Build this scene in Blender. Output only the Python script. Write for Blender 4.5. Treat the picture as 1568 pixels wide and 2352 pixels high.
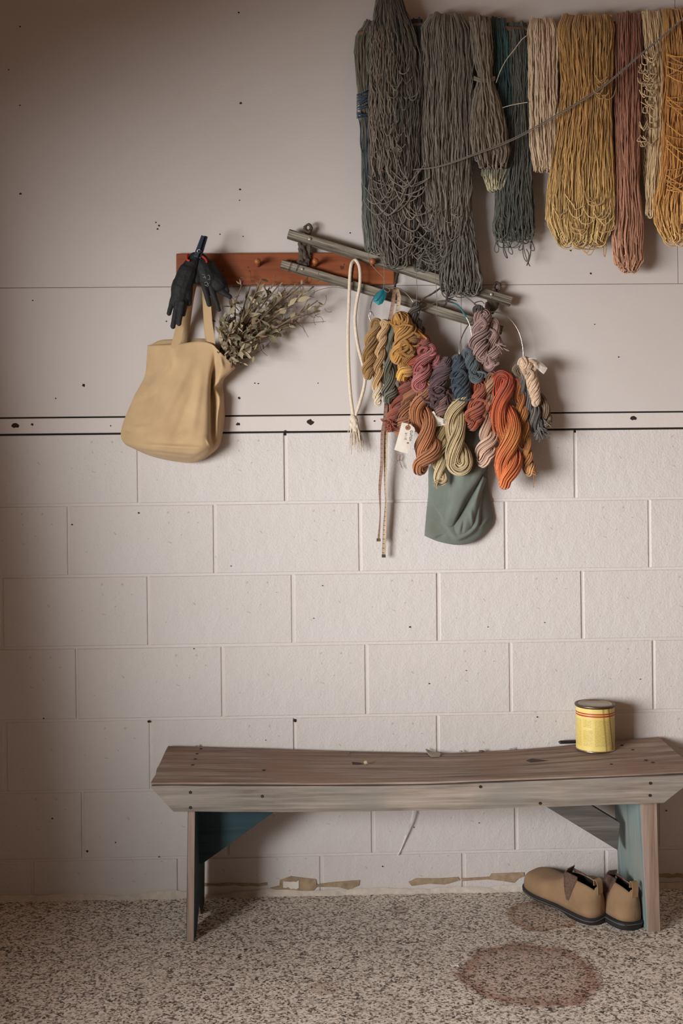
import bpy, bmesh, math, random
import numpy as np
from mathutils import Vector, Matrix, Euler, noise as mnoise

random.seed(7)
RNG = np.random.default_rng(11)
scene = bpy.context.scene
for o in list(bpy.data.objects):
    bpy.data.objects.remove(o)

# ------------------------------------------------------------------ camera
F_PX, CAM_D, CAM_H = 2448.0, 3.0, 1.167      # focal length (px of 1568), distance to wall, eye height
YAW, ROLL, PX0, PY0 = math.radians(1.4), math.radians(0.62), 784.0, 1100.0
cam_data = bpy.data.cameras.new('camera')
cam = bpy.data.objects.new('camera', cam_data)
scene.collection.objects.link(cam)
scene.camera = cam
cam_data.sensor_fit = 'HORIZONTAL'
cam_data.sensor_width = 36.0
cam_data.lens = 36.0 * F_PX / 1568.0
cam_data.shift_y = -(1176.0 - PY0) / 1568.0
cam_data.clip_start = 0.05
cam.location = (-math.tan(YAW) * CAM_D, -CAM_D, CAM_H)
cam.rotation_euler = (math.pi / 2, ROLL, -YAW)

# ------------------------------------------------------------------ world, daylight, exposure
world = bpy.data.worlds.new('world')
scene.world = world
world.use_nodes = True
bg = world.node_tree.nodes['Background']
bg.inputs[0].default_value = (1.0, 0.92, 0.82, 1)
bg.inputs[1].default_value = 1.15

def area_light(name, loc, target, sx, sy, power, col):
    ld = bpy.data.lights.new(name, 'AREA')
    ld.shape = 'RECTANGLE'; ld.size = sx; ld.size_y = sy
    ld.energy = power; ld.color = col
    lo = bpy.data.objects.new(name, ld)
    scene.collection.objects.link(lo)
    lo.location = loc
    lo.rotation_euler = (Vector(target) - Vector(loc)).to_track_quat('-Z', 'Y').to_euler()
    return lo

# daylight that falls in through the wide doorway in the left wall
area_light('doorway_daylight', (-2.8, -2.95, 1.02), (0.3, 0.0, 0.8), 2.1, 1.4, 335, (0.985, 0.985, 0.99))

vs = scene.view_settings
vs.view_transform = 'Standard'; vs.look = 'None'
vs.gamma = 1.0; vs.exposure = 0.0
vs.use_curve_mapping = False

# ------------------------------------------------------------------ helpers
_R = Euler((math.pi / 2, ROLL, -YAW), 'XYZ').to_matrix()
_fw = np.array(_R @ Vector((0, 0, -1))); _rt = np.array(_R @ Vector((1, 0, 0))); _up = np.array(_R @ Vector((0, 1, 0)))
_cp = np.array(cam.location)

def W(px, py, d=0.0):
    """point of the place seen at (px, py) that stands d metres in front of the back wall"""
    px, py, d = np.broadcast_arrays(np.asarray(px, float), np.asarray(py, float), np.asarray(d, float))
    dr = _fw * F_PX + (px - PX0)[..., None] * _rt - (py - PY0)[..., None] * _up
    t = (-d - _cp[1]) / dr[..., 1]
    return _cp + dr * t[..., None]

def FL(px, py, z=0.0):
    dr = _fw * F_PX + (px - PX0) * _rt - (py - PY0) * _up
    t = (z - _cp[2]) / dr[2]
    return _cp + dr * t

def PM(d=0.0):
    return (CAM_D - d) / F_PX                  # metres per pixel at depth d

def lin(c):
    if isinstance(c, str):
        c = tuple(int(c[i:i + 2], 16) / 255 for i in (0, 2, 4))
    return tuple((x / 12.92 if x <= 0.04045 else ((x + 0.055) / 1.055) ** 2.4) for x in c)

COL = scene.collection

def link_mesh(name, me, m=None, parent=None, smooth=False):
    o = bpy.data.objects.new(name, me)
    COL.objects.link(o)
    if m is not None:
        me.materials.append(m)
    if smooth:
        me.polygons.foreach_set('use_smooth', [True] * len(me.polygons))
    if parent is not None:
        o.parent = parent
    return o

def bm_obj(name, bm, m=None, parent=None, smooth=False):
    me = bpy.data.meshes.new(name)
    bmesh.ops.recalc_face_normals(bm, faces=bm.faces)
    bm.to_mesh(me); bm.free()
    return link_mesh(name, me, m, parent, smooth)

def thing(name, label, cat, group=None, loc=(0, 0, 0)):
    o = bpy.data.objects.new(name, None)
    COL.objects.link(o); o.location = loc
    o.empty_display_size = 0.05
    return tag(o, label, cat, group)

def tag(o, label, cat, group=None, kind=None):
    o['label'] = label; o['category'] = cat
    if group: o['group'] = group
    if kind: o['kind'] = kind
    return o

def structure(o):
    o['kind'] = 'structure'
    return o

def np_mesh(name, verts, quads, cols=None):
    me = bpy.data.meshes.new(name)
    nv, nf = len(verts), len(quads)
    me.vertices.add(nv); me.vertices.foreach_set('co', np.asarray(verts, np.float32).ravel())
    k = quads.shape[1]
    me.loops.add(nf * k); me.loops.foreach_set('vertex_index', quads.astype(np.int32).ravel())
    me.polygons.add(nf)
    me.polygons.foreach_set('loop_start', np.arange(0, nf * k, k, dtype=np.int32))
    me.polygons.foreach_set('loop_total', np.full(nf, k, np.int32))
    me.polygons.foreach_set('use_smooth', np.ones(nf, bool))
    me.update(calc_edges=True)
    if cols is not None:
        a = me.color_attributes.new('Col', 'FLOAT_COLOR', 'POINT')
        a.data.foreach_set('color', np.asarray(cols, np.float32).ravel())
    return me

def tubes(paths, radius, sides=4, cols=None):
    """paths: list of (M,3) arrays -> verts, quads, per-vertex colours; cols: list of (3,) or (M,3)"""
    V, Q, C = [], [], []
    base = 0
    ang = np.arange(sides) * 2 * math.pi / sides
    ca, sa = np.cos(ang), np.sin(ang)
    for i, p in enumerate(paths):
        p = np.asarray(p, float); M = len(p)
        t = np.gradient(p, axis=0)
        t /= (np.linalg.norm(t, axis=1, keepdims=True) + 1e-12)
        ref = np.tile(np.array([0.12, 1.0, 0.07]), (M, 1))
        bad = np.abs(t[:, 1]) > 0.93
        ref[bad] = (1.0, 0.1, 0.2)
        n = np.cross(t, ref); n /= (np.linalg.norm(n, axis=1, keepdims=True) + 1e-12)
        b = np.cross(t, n)
        r = radius[i] if isinstance(radius, (list, np.ndarray)) else radius
        r = np.broadcast_to(np.asarray(r, float), (M,))
        v = p[:, None, :] + r[:, None, None] * (ca[None, :, None] * n[:, None, :] + sa[None, :, None] * b[:, None, :])
        V.append(v.reshape(-1, 3))
        k = np.arange(M - 1)[:, None] * sides; j = np.arange(sides)[None, :]; j2 = (j + 1) % sides
        q = np.stack([k + j, k + j2, k + sides + j2, k + sides + j], -1).reshape(-1, 4) + base
        Q.append(q)
        if cols is not None:
            c = np.asarray(cols[i], float)
            if c.ndim == 1: c = np.tile(c, (M, 1))
            c = np.repeat(c, sides, axis=0)
            C.append(np.concatenate([c, np.ones((len(c), 1))], 1))
        base += M * sides
    return np.concatenate(V), np.concatenate(Q), (np.concatenate(C) if cols is not None else None)

def tube_obj(name, paths, radius, m, parent=None, sides=6, cols=None):
    v, q, c = tubes(paths, radius, sides, cols)
    return link_mesh(name, np_mesh(name, v, q, c), m, parent)

def spline(pts, n):
    """Catmull-Rom through pts -> n points"""
    p = np.asarray(pts, float)
    if p.ndim == 1: p = p[:, None]
    k = len(p)
    ext = np.concatenate([[2 * p[0] - p[1]], p, [2 * p[-1] - p[-2]]])
    s = np.linspace(0, k - 1 - 1e-9, n); i = s.astype(int); f = (s - i)[:, None]
    a, b, c, d = ext[i], ext[i + 1], ext[i + 2], ext[i + 3]
    return 0.5 * (2 * b + (c - a) * f + (2 * a - 5 * b + 4 * c - d) * f ** 2 + (3 * b - a - 3 * c + d) * f ** 3)

def Wp(pts, d=None):
    """list of (px,py[,d]) -> world points"""
    p = np.asarray(pts, float)
    dd = p[:, 2] if p.shape[1] > 2 else d
    return W(p[:, 0], p[:, 1], dd)

def box(bm, c, s, rot=None):
    r = bmesh.ops.create_cube(bm, size=1.0)
    mat = Matrix.Translation(Vector(c)) @ (rot.to_4x4() if rot is not None else Matrix.Identity(4)) @ Matrix.Diagonal(Vector((*s, 1)))
    bmesh.ops.transform(bm, matrix=mat, verts=r['verts'])
    return r['verts']

def prism(poly_front, poly_back):
    """closed prism between two equal-length 3-D polygons"""
    bm = bmesh.new()
    a = [bm.verts.new(tuple(p)) for p in poly_front]; b = [bm.verts.new(tuple(p)) for p in poly_back]
    n = len(a)
    bm.faces.new(a); bm.faces.new(list(reversed(b)))
    for i in range(n):
        bm.faces.new((a[i], b[i], b[(i + 1) % n], a[(i + 1) % n]))
    return bm

def bevel(bm, w, seg=2):
    bmesh.ops.bevel(bm, geom=list(bm.edges), offset=w, segments=seg, affect='EDGES', profile=0.6)

def evaluated(o, name=None):
    """bake an object's modifiers into plain mesh data"""
    dg = bpy.context.evaluated_depsgraph_get()
    dg.update()
    me = bpy.data.meshes.new_from_object(o.evaluated_get(dg))
    old = o.data
    o.modifiers.clear(); o.data = me
    bpy.data.meshes.remove(old)
    return o

def capsule(bm, p, q, r0, r1, flat=1.0, segs=10):
    """tapered capsule from p to q, flattened along y"""
    p, q = Vector(p), Vector(q)
    ax = (q - p); L = ax.length; ax.normalize()
    rings = []
    prof = [(-r0 * math.cos(a), r0 * math.sin(a)) for a in (0.25, 0.7, 1.15)] + [(0, r0)] + [(L * k / 4, r0 + (r1 - r0) * k / 4) for k in (1, 2, 3)] + [(L, r1)] + [(L + r1 * math.cos(a), r1 * math.sin(a)) for a in (1.15, 0.7, 0.25)]
    up = Vector((0, 1, 0))
    n = ax.cross(up)
    if n.length < 0.1: n = ax.cross(Vector((1, 0, 0)))
    n.normalize(); b = ax.cross(n)
    for (s, r) in prof:
        ring = []
        for k in range(segs):
            a = 2 * math.pi * k / segs
            v = p + ax * s + n * (r * math.cos(a)) + b * (r * math.sin(a) * flat)
            ring.append(bm.verts.new(v))
        rings.append(ring)
    for i in range(len(rings) - 1):
        for k in range(segs):
            bm.faces.new((rings[i][k], rings[i][(k + 1) % segs], rings[i + 1][(k + 1) % segs], rings[i + 1][k]))
    bm.faces.new(list(reversed(rings[0]))); bm.faces.new(rings[-1])

def remeshed(name, bm, m, parent, voxel, smooth=8, rough=0.0, rscale=60.0):
    o = bm_obj(name, bm, m, parent)
    md = o.modifiers.new('r', 'REMESH'); md.mode = 'VOXEL'; md.voxel_size = voxel
    sm = o.modifiers.new('s', 'SMOOTH'); sm.factor = 0.5; sm.iterations = smooth
    evaluated(o)
    me = o.data
    if rough:
        for v in me.vertices:
            v.co += Vector(v.normal) * (rough * mnoise.noise(Vector(v.co) * rscale))
    me.polygons.foreach_set('use_smooth', [True] * len(me.polygons))
    return o

# ------------------------------------------------------------------ materials
class NT:
    def __init__(self, name, rough=0.8, metal=0.0):
        self.m = bpy.data.materials.new(name); self.m.use_nodes = True
        self.t = self.m.node_tree; self.p = self.t.nodes['Principled BSDF']
        self.p.inputs['Roughness'].default_value = rough
        self.p.inputs['Metallic'].default_value = metal
    def n(self, kind, **kw):
        nd = self.t.nodes.new(kind)
        for k, v in kw.items():
            if k in nd.inputs: nd.inputs[k].default_value = v
            else: setattr(nd, k, v)
        return nd
    def l(self, a, b): self.t.links.new(a, b)
    def coord(self, which='Object', scale=(1, 1, 1), loc=(0, 0, 0), rot=(0, 0, 0)):
        tc = self.n('ShaderNodeTexCoord'); mp = self.n('ShaderNodeMapping')
        mp.inputs['Scale'].default_value = scale; mp.inputs['Location'].default_value = loc; mp.inputs['Rotation'].default_value = rot
        self.l(tc.outputs[which], mp.inputs['Vector'])
        return mp.outputs['Vector']
    def noise(self, vec, scale, detail=4, rough=0.55):
        nd = self.n('ShaderNodeTexNoise'); nd.inputs['Scale'].default_value = scale
        nd.inputs['Detail'].default_value = detail; nd.inputs['Roughness'].default_value = rough
        if vec is not None: self.l(vec, nd.inputs['Vector'])
        return nd.outputs['Fac']
    def ramp(self, fac, stops):
        nd = self.n('ShaderNodeValToRGB')
        cr = nd.color_ramp
        while len(cr.elements) < len(stops): cr.elements.new(0.5)
        for e, (p, c) in zip(cr.elements, stops):
            e.position = p; e.color = (*c, 1) if len(c) == 3 else c
        self.l(fac, nd.inputs['Fac'])
        return nd.outputs['Color']
    def mix(self, fac, a, b, mode='MIX'):
        nd = self.n('ShaderNodeMix', data_type='RGBA', blend_type=mode)
        for s, v in ((nd.inputs[0], fac), (nd.inputs[6], a), (nd.inputs[7], b)):
            if hasattr(v, 'links'): self.l(v, s)
            elif isinstance(v, (int, float)): s.default_value = v
            else: s.default_value = (*v, 1)
        return nd.outputs[2]
    def math(self, op, a, b=None):
        nd = self.n('ShaderNodeMath', operation=op)
        for i, v in enumerate((a, b)):
            if v is None: continue
            if hasattr(v, 'links'): self.l(v, nd.inputs[i])
            else: nd.inputs[i].default_value = v
        return nd.outputs[0]
    def bump(self, h, strength=0.3, dist=0.01):
        nd = self.n('ShaderNodeBump'); nd.inputs['Strength'].default_value = strength; nd.inputs['Distance'].default_value = dist
        self.l(h, nd.inputs['Height']); self.l(nd.outputs['Normal'], self.p.inputs['Normal'])
    def base(self, c):
        if hasattr(c, 'links'): self.l(c, self.p.inputs['Base Color'])
        else: self.p.inputs['Base Color'].default_value = (*c, 1)
        return self.m

def m_plain(name, c, rough=0.7, metal=0.0, var=0.15, scale=40, bump=0.0):
    t = NT(name, rough, metal); c = np.array(lin(c))
    v = t.coord('Object'); f = t.noise(v, scale)
    col = t.ramp(f, [(0.3, tuple(c * (1 - var))), (0.7, tuple(np.minimum(c * (1 + var), 1)))])
    if bump: t.bump(f, bump, 0.003)
    return t.base(col)

def m_paint(name, c, bump=0.25, scale=120, grime=0.1, specks=True):
    t = NT(name, 0.62); c = np.array(lin(c))
    v = t.coord('Object')
    big = t.noise(v, 2.2, 5, 0.6); fine = t.noise(v, scale, 3, 0.6); mid = t.noise(v, 28, 4)
    col = t.ramp(big, [(0.28, tuple(c * (1 - grime) * np.array([1.0, 0.985, 0.965]))), (0.72, tuple(c))])
    if specks:
        sp = t.noise(v, 75, 2, 0.5)
        k = t.ramp(sp, [(0.715, (0, 0, 0)), (0.75, (1, 1, 1))])
        col = t.mix(t.math('MULTIPLY', k, 0.3), col, lin('6b5a50'))
    h = t.math('ADD', t.math('MULTIPLY', fine, 0.6), t.math('MULTIPLY', mid, 1.0))
    t.bump(h, bump, 0.004)
    return t.base(col)

def m_ply(name, c):
    t = NT(name, 0.6); c = np.array(lin(c)); v = t.coord('Object')
    col = t.ramp(t.noise(v, 2.0, 5, 0.6), [(0.28, tuple(c * np.array([0.94, 0.925, 0.91]))), (0.72, tuple(c))])
    sc = t.noise(t.coord('Object', (9, 45, 45)), 1.0, 6, 0.7); fine = t.noise(v, 90, 3, 0.6)
    mark = t.ramp(t.noise(t.coord('Object', (14, 90, 90), (3, 1, 2)), 1.0, 5, 0.75), [(0.70, (0, 0, 0)), (0.76, (1, 1, 1))])
    col = t.mix(t.math('MULTIPLY', mark, 0.22), col, lin('8d7c70'))
    t.bump(t.math('ADD', t.math('MULTIPLY', sc, 1.3), t.math('MULTIPLY', fine, 0.4)), 0.13, 0.004)
    return t.base(col)

def m_wood(name, dark, mid, light, axis=0, scale=1.0, rough=0.8, bump=0.4, tint=None, coord='Object', lo=0.33, hi=0.68):
    t = NT(name, rough)
    s = [34.0 * scale] * 3; s[axis] = 2.2 * scale
    v = t.coord(coord, tuple(s))
    n1 = t.noise(v, 1.0, 7, 0.62)
    s2 = [140.0 * scale] * 3; s2[axis] = 5.0 * scale
    n2 = t.noise(t.coord(coord, tuple(s2)), 1.0, 4, 0.6)
    n3 = t.noise(t.coord(coord), 4.5 * scale, 4)
    f = t.math('ADD', t.math('MULTIPLY', n1, 0.6), t.math('MULTIPLY', n2, 0.4))
    col = t.ramp(f, [(lo, lin(dark)), (0.5, lin(mid)), (hi, lin(light))])
    if tint: col = t.mix(t.ramp(n3, [(0.42, (0, 0, 0)), (0.62, (1, 1, 1))]), col, t.mix(0.6, col, lin(tint)))
    t.bump(f, bump, 0.004)
    return t.base(col)

def m_yarn():
    t = NT('yarn', 0.95)
    a = t.n('ShaderNodeVertexColor', layer_name='Col')
    f = t.noise(t.coord('Object'), 420, 2)
    col = t.mix(1.0, a.outputs['Color'], t.ramp(f, [(0.25, (0.72, 0.72, 0.72)), (0.75, (1.15, 1.15, 1.15))]), 'MULTIPLY')
    t.p.inputs['Sheen Weight'].default_value = 0.25
    t.p.inputs['Sheen Roughness'].default_value = 0.6
    t.p.inputs['Specular IOR Level'].default_value = 0.1
    return t.base(col)
YARN = m_yarn()
# ------------------------------------------------------------------ the room
M_BLOCK = m_paint('painted_block', 'd1cbc7', 0.55, 170, 0.05)
M_MORTAR = m_paint('painted_joint', 'd5cdc8', 0.35, 130, 0.08)
M_PLY = m_ply('painted_plywood', 'cbc3be')
M_STRIP = m_paint('painted_strip', 'd2c9c4', 0.2, 90, 0.05, False)
M_BROWNWALL = m_plain('bare_board', '7a5f4c', 0.9)
M_GAP = m_plain('dark_gap', '1c1613', 0.95)

def plane_grid(name, x0, x1, y0, y1, z, m):
    bm = bmesh.new()
    vs_ = [bm.verts.new(p) for p in ((x0, y0, z), (x1, y0, z), (x1, y1, z), (x0, y1, z))]
    bm.faces.new(vs_)
    return bm_obj(name, bm, m)

def mat_floor():
    t = NT('speckled_floor', 0.55)
    v = t.coord('Object')
    vo = t.n('ShaderNodeTexVoronoi'); vo.inputs['Scale'].default_value = 215.0; vo.inputs['Randomness'].default_value = 1.0
    dist = t.n('ShaderNodeTexNoise'); dist.inputs['Scale'].default_value = 160.0; dist.inputs['Detail'].default_value = 2
    t.l(v, dist.inputs['Vector'])
    jig = t.n('ShaderNodeVectorMath', operation='MULTIPLY_ADD'); t.l(dist.outputs['Color'], jig.inputs[0]); jig.inputs[1].default_value = (0.006, 0.006, 0.006); t.l(v, jig.inputs[2])
    t.l(jig.outputs[0], vo.inputs['Vector'])
    sepc = t.n('ShaderNodeSeparateColor'); t.l(vo.outputs['Color'], sepc.inputs[0])
    cl = t.noise(v, 30, 3, 0.6); big = t.noise(v, 3.0, 4)
    f = t.math('ADD', t.math('MULTIPLY', sepc.outputs[0], 0.75), t.math('MULTIPLY', cl, 0.5))
    col = t.ramp(f, [(0.22, lin('352d29')), (0.36, lin('7b6d63')), (0.52, lin('c4b4a6')), (0.85, lin('f5eadd'))])
    col = t.mix(t.math('MULTIPLY', t.ramp(big, [(0.45, (0, 0, 0)), (0.7, (1, 1, 1))]), 0.22), col, lin('8a7a66'))
    pos = t.n('ShaderNodeNewGeometry').outputs['Position']
    wob = t.n('ShaderNodeTexNoise'); wob.inputs['Scale'].default_value = 9.0; wob.inputs['Detail'].default_value = 5
    t.l(pos, wob.inputs['Vector'])
    def stain(c, r, soft, tint, amt, ring=0.0):
        nonlocal col
        d = t.n('ShaderNodeVectorMath', operation='DISTANCE'); t.l(pos, d.inputs[0]); d.inputs[1].default_value = tuple(c)
        dd = t.math('ADD', d.outputs['Value'], t.math('MULTIPLY', t.math('SUBTRACT', wob.outputs['Fac'], 0.5), r * 0.55))
        q = t.math('DIVIDE', dd, r)
        stops = [(0.0, (0.55,) * 3), (0.62, (0.5,) * 3), (0.86, (1.0,) * 3), (min(0.999, 0.9 + soft), (0.0,) * 3)]
        k = t.ramp(q, stops)
        col = t.mix(t.math('MULTIPLY', k, amt), col, t.mix(0.75, col, lin(tint), 'MULTIPLY'))
    stain(FL(1215, 2235), 0.175, 0.09, 'a8755c', 1.0)
    stain(FL(1245, 2103), 0.105, 0.06, 'b08050', 1.0)
    stain(FL(915, 2090), 0.03, 0.1, '8d6a58', 0.9)
    stain(FL(745, 2270), 0.035, 0.1, 'b58a68', 0.6)
    t.bump(f, 0.12, 0.002)
    return t.base(col)

floor = structure(plane_grid('floor', -1.3, 2.6, -4.2, 0.02, 0.0, mat_floor()))
floor['label'] = 'speckled grey and tan stone chip floor'
ceil_ = structure(plane_grid('ceiling', -1.3, 2.6, -4.2, 0.02, 2.95, m_plain('ceiling_board', 'cdb59c', 0.9)))

def wall_panel(name, a, b, m):
    bm = bmesh.new()
    c = (np.array(a) + np.array(b)) / 2; s = np.abs(np.array(b) - np.array(a))
    box(bm, c, s)
    return structure(bm_obj(name, bm, m))
wall_panel('wall_right', (2.6, -4.2, 0), (2.7, 0.1, 2.95), M_BROWNWALL)
wall_panel('wall_front', (-1.4, -4.3, 0), (2.7, -4.2, 2.95), M_BROWNWALL)
# unseen left wall; its daylight opening is outlined to shape light on the back wall
DY0B, DY0T, DY1, DZ0, DZ1 = -1.5, -0.80, -3.8, 0.47, 1.90     # rear jamb slanted to let more light onto the upper left
DYH, DZH = -1.5, 1.46                                              # header sloped from the jamb to here to grade light on the upper wall
def lw(poly):
    bm = prism([(-1.30, y, z) for y, z in poly], [(-1.40, y, z) for y, z in poly])
    return bm
bm = lw([(0.1, 0), (0.1, 2.95), (DY0T, 2.95), (DY0T, DZ1), (DY0B, DZ0), (DY0B, 0)])
for poly in ([(DY1, 0), (DY1, 2.95), (-4.3, 2.95), (-4.3, 0)], [(DY0B, 0), (DY0B, DZ0), (DY1, DZ0), (DY1, 0)], [(DY0T, DZ1), (DY0T, 2.95), (DYH, 2.95), (DYH, DZH)], [(DYH, DZH), (DYH, 2.95), (DY1, 2.95), (DY1, DZH)]):
    b2 = lw(poly); me_ = bpy.data.meshes.new('t'); b2.to_mesh(me_); b2.free(); bm.from_mesh(me_); bpy.data.meshes.remove(me_)
structure(bm_obj('wall_left', bm, m_plain('left_wall_board', 'a08670', 0.9)))

# back wall: joint plane, blocks, strip, plywood
bm = bmesh.new()
box(bm, (0.65, 0.0492, 1.475), (3.9, 0.1, 2.95))
wall_back = structure(bm_obj('wall_back', bm, M_MORTAR))
wall_back['label'] = 'white painted concrete block wall with plywood sheets above'

def zrow(y, x=784): return float(W(x, y, 0)[2])
def xcol(x, y): return float(W(x, y, 0)[0])
rows_y = [990, 1153, 1315, 1478, 1644, 1806, 1962, 2054]
cols_px = [
    (1070, [318, 655, 988, 1320]), (1230, [158, 493, 827, 1160, 1490]), (1395, [6, 341, 673, 1006, 1337]),
    (1560, [177, 511, 842, 1172, 1500]), (1722, [13, 347, 677, 1005, 1335]), (1885, [190, 522, 856, 1184, 1510]),
    (2005, [75, 410, 738, 1064, 1391])]
ZR = [zrow(y) for y in rows_y]; ZR[-1] = 0.0
BW = 0.406
block_cache = {}
def block_mesh(w, h):
    key = (round(w, 3), round(h, 3))
    if key in block_cache: return block_cache[key]
    b = bmesh.new()
    box(b, (0, -0.0002, 0), (key[0], 0.0084, key[1]))
    es = [e for e in b.edges if all(v.co.y < 0 for v in e.verts)]
    bmesh.ops.bevel(b, geom=es, offset=0.0026, segments=2, affect='EDGES', profile=0.5)
    me = bpy.data.meshes.new('block'); bmesh.ops.recalc_face_normals(b, faces=b.faces); b.to_mesh(me); b.free()
    me.materials.append(M_BLOCK)
    me.polygons.foreach_set('use_smooth', [False] * len(me.polygons))
    block_cache[key] = me
    return me
J = 0.007
for r in range(7):
    zt, zb = ZR[r], ZR[r + 1]
    yy, cs = cols_px[r]
    xs = [xcol(c, yy) for c in cs]
    while xs[0] > -1.3: xs.insert(0, xs[0] - BW)
    while xs[-1] < 2.6: xs.append(xs[-1] + BW)
    for a, b in zip(xs[:-1], xs[1:]):
        a2, b2 = max(a, -1.3), min(b, 2.6)
        if b2 - a2 < 0.04: continue
        w = b2 - a2 - J
        if a2 == a and b2 == b: w = round(w / 0.004) * 0.004
        o = bpy.data.objects.new('block', block_mesh(w, round((zt - zb - J) / 0.002) * 0.002))
        COL.objects.link(o); o.parent = wall_back
        o.location = ((a2 + b2) / 2, random.uniform(0, 0.0012), (zt + zb) / 2)
        o.rotation_euler = (random.uniform(-0.002, 0.002), random.uniform(-0.0015, 0.0015), random.uniform(-0.003, 0.003))

def wall_board(name, x0, x1, z0, z1, y_front, m, bev=0.0015):
    b = bmesh.new()
    box(b, ((x0 + x1) / 2, (y_front + 0.012) / 2, (z0 + z1) / 2), (x1 - x0, 0.012 - y_front, z1 - z0))
    bevel(b, bev, 1)
    return bm_obj(name, b, m, wall_back)
ZS0, ZS1 = zrow(989.2), zrow(955)
ZP1, ZP2 = zrow(951.5), zrow(657.5)
X_SEAM = xcol(1553, 500)
g = wall_board('gap_backing', -1.3, 2.6, ZS0 - 0.012, ZP1 + 0.012, -0.0016, M_GAP, 0.0002)
wall_board('rail_strip', -1.3, 2.6, ZS0, ZS1, -0.010, M_STRIP)
wall_board('plywood_panel', -1.3, 2.6, ZP1, ZP2 - 0.0008, -0.009, M_PLY, 0.0008)
wall_board('plywood_panel', -1.3, X_SEAM - 0.0008, ZP2 + 0.0004, 2.95, -0.0095, M_PLY, 0.0008)
wall_board('plywood_panel', X_SEAM + 0.0008, 2.6, ZP2 + 0.0004, 2.95, -0.0095, M_PLY, 0.0008)

# screw holes, nail heads and chips in the painted wall
M_HOLE = m_plain('screw_hole', '2a1c15', 0.9)
M_CHIP = m_plain('chipped_paint', '8a7462', 0.9)
def blob_mesh(seed, n=9):
    rr = random.Random(seed); b = bmesh.new()
    pts = [(math.cos(2 * math.pi * k / n) * rr.uniform(0.6, 1.1), math.sin(2 * math.pi * k / n) * rr.uniform(0.5, 1.05)) for k in range(n)]
    f = [b.verts.new((x, 0, z)) for x, z in pts]; k = [b.verts.new((x * 0.8, -0.35, z * 0.8)) for x, z in pts]
    b.faces.new(k)
    for i in range(n): b.faces.new((f[i], k[i], k[(i + 1) % n], f[(i + 1) % n]))
    me = bpy.data.meshes.new('hole'); bmesh.ops.recalc_face_normals(b, faces=b.faces); b.to_mesh(me); b.free()
    return me
hm = [blob_mesh(i) for i in range(4)]
for me in hm: me.materials.append(M_HOLE)
def wall_mark(px, py, r_px, d=0.0095, name='nail_hole', k=0, sx=1.0, th=0.0012):
    o = bpy.data.objects.new(name, hm[k % 4]); COL.objects.link(o); o.parent = wall_back
    o.location = W(px, py, d); s = r_px * PM(); o.scale = (s * sx, th / 0.35, s)
    return o
for i, (x, y, r) in enumerate([(35, 977, 8), (74, 975, 3.5), (712, 969, 8), (547, 974, 5), (1454, 960, 7), (254, 978, 2), (1213, 962, 2), (860, 967, 2.5), (655, 990, 3)]):
    wall_mark(x, y, r, 0.0098, 'screw_hole', i, 1.2)
for i, (x, y, r) in enumerate([(47, 445, 3.5), (548, 29, 3), (46, 61, 2.5), (553, 237, 4), (551, 435, 3), (192, 885, 4.5), (549, 914, 3.5), (46, 242, 2.5), (550, 460, 2), (358, 511, 2.5), (365, 518, 3), (362, 526, 3), (382, 738, 2), (505, 538, 2.2), (558, 543, 1.8), (585, 880, 2), (593, 881, 2), (1310, 575, 3.5), (1356, 628, 3), (804, 535, 2.5), (75, 690, 2), (730, 880, 1.6), (1420, 820, 1.8), (1365, 745, 1.6), (20, 160, 2), (128, 915, 2)]):
    wall_mark(x, y, r, 0.009, 'nail_hole', i)
for i, (x, y, r) in enumerate([(941, 1440, 2.5), (1233, 1647, 2), (200, 1955, 3), (1530, 1862, 2.5), (342, 1657, 4), (677, 1655, 5), (100, 1650, 2), (720, 1420, 1.5), (530, 1300, 1.5), (165, 1205, 2), (318, 1178, 2.2), (1470, 1560, 1.6), (1070, 1540, 1.4), (878, 1990, 2), (950, 1900, 1.6), (1100, 1890, 1.6), (560, 1880, 2), (365, 1968, 2), (740, 1345, 1.5), (1120, 1440, 1.5), (445, 1490, 1.6), (1250, 1430, 1.5), (985, 1570, 1.7), (610, 1700, 1.5), (120, 1880, 2.2), (265, 1935, 2)]):
    wall_mark(x, y, r, 0.006, 'chip_hole', i)

# peeled paint along the foot of the wall
M_PEEL = m_plain('bare_plaster', 'a08a70', 0.95, var=0.25, scale=50, bump=0.4)
M_PATCH = m_plain('lifted_paint', 'd9d2c8', 0.8, var=0.05, scale=40, bump=0.2)
def patch(poly, d, th, m, name):
    P = Wp([(x, y, d) for x, y in poly]); Q = P.copy(); Q[:, 1] += th
    b = prism(P, Q)
    return bm_obj(name, b, m, wall_back)
def ragged(x0, x1, yt, yb, n, jt, jb, seed):
    rr = random.Random(seed)
    t = [(x0 + (x1 - x0) * k / n, yt + rr.uniform(-jt, jt)) for k in range(n + 1)]
    b = [(x1 - (x1 - x0) * k / n, yb + rr.uniform(-jb, jb)) for k in range(n + 1)]
    return t + b
patch(ragged(465, 613, 2029, 2035, 8, 2, 2, 1), 0.0066, 0.003, M_PEEL, 'peeled_patch')
patch([(620, 2040), (641, 2035), (643, 2022), (668, 2013), (690, 2016), (725, 2020), (727, 2032), (760, 2027), (826, 2022), (824, 2034), (800, 2044), (778, 2038), (728, 2037), (716, 2048), (680, 2051), (640, 2046)], 0.0066, 0.003, M_PEEL, 'peeled_patch')
patch(ragged(650, 686, 2024, 2040, 6, 2, 3, 5), 0.0080, 0.002, M_PATCH, 'paint_flake')
patch([(938, 2026), (955, 2018), (1010, 2018), (1052, 2015), (1056, 2022), (1020, 2032), (985, 2030), (945, 2035)], 0.0066, 0.003, M_PEEL, 'peeled_patch')
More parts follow.
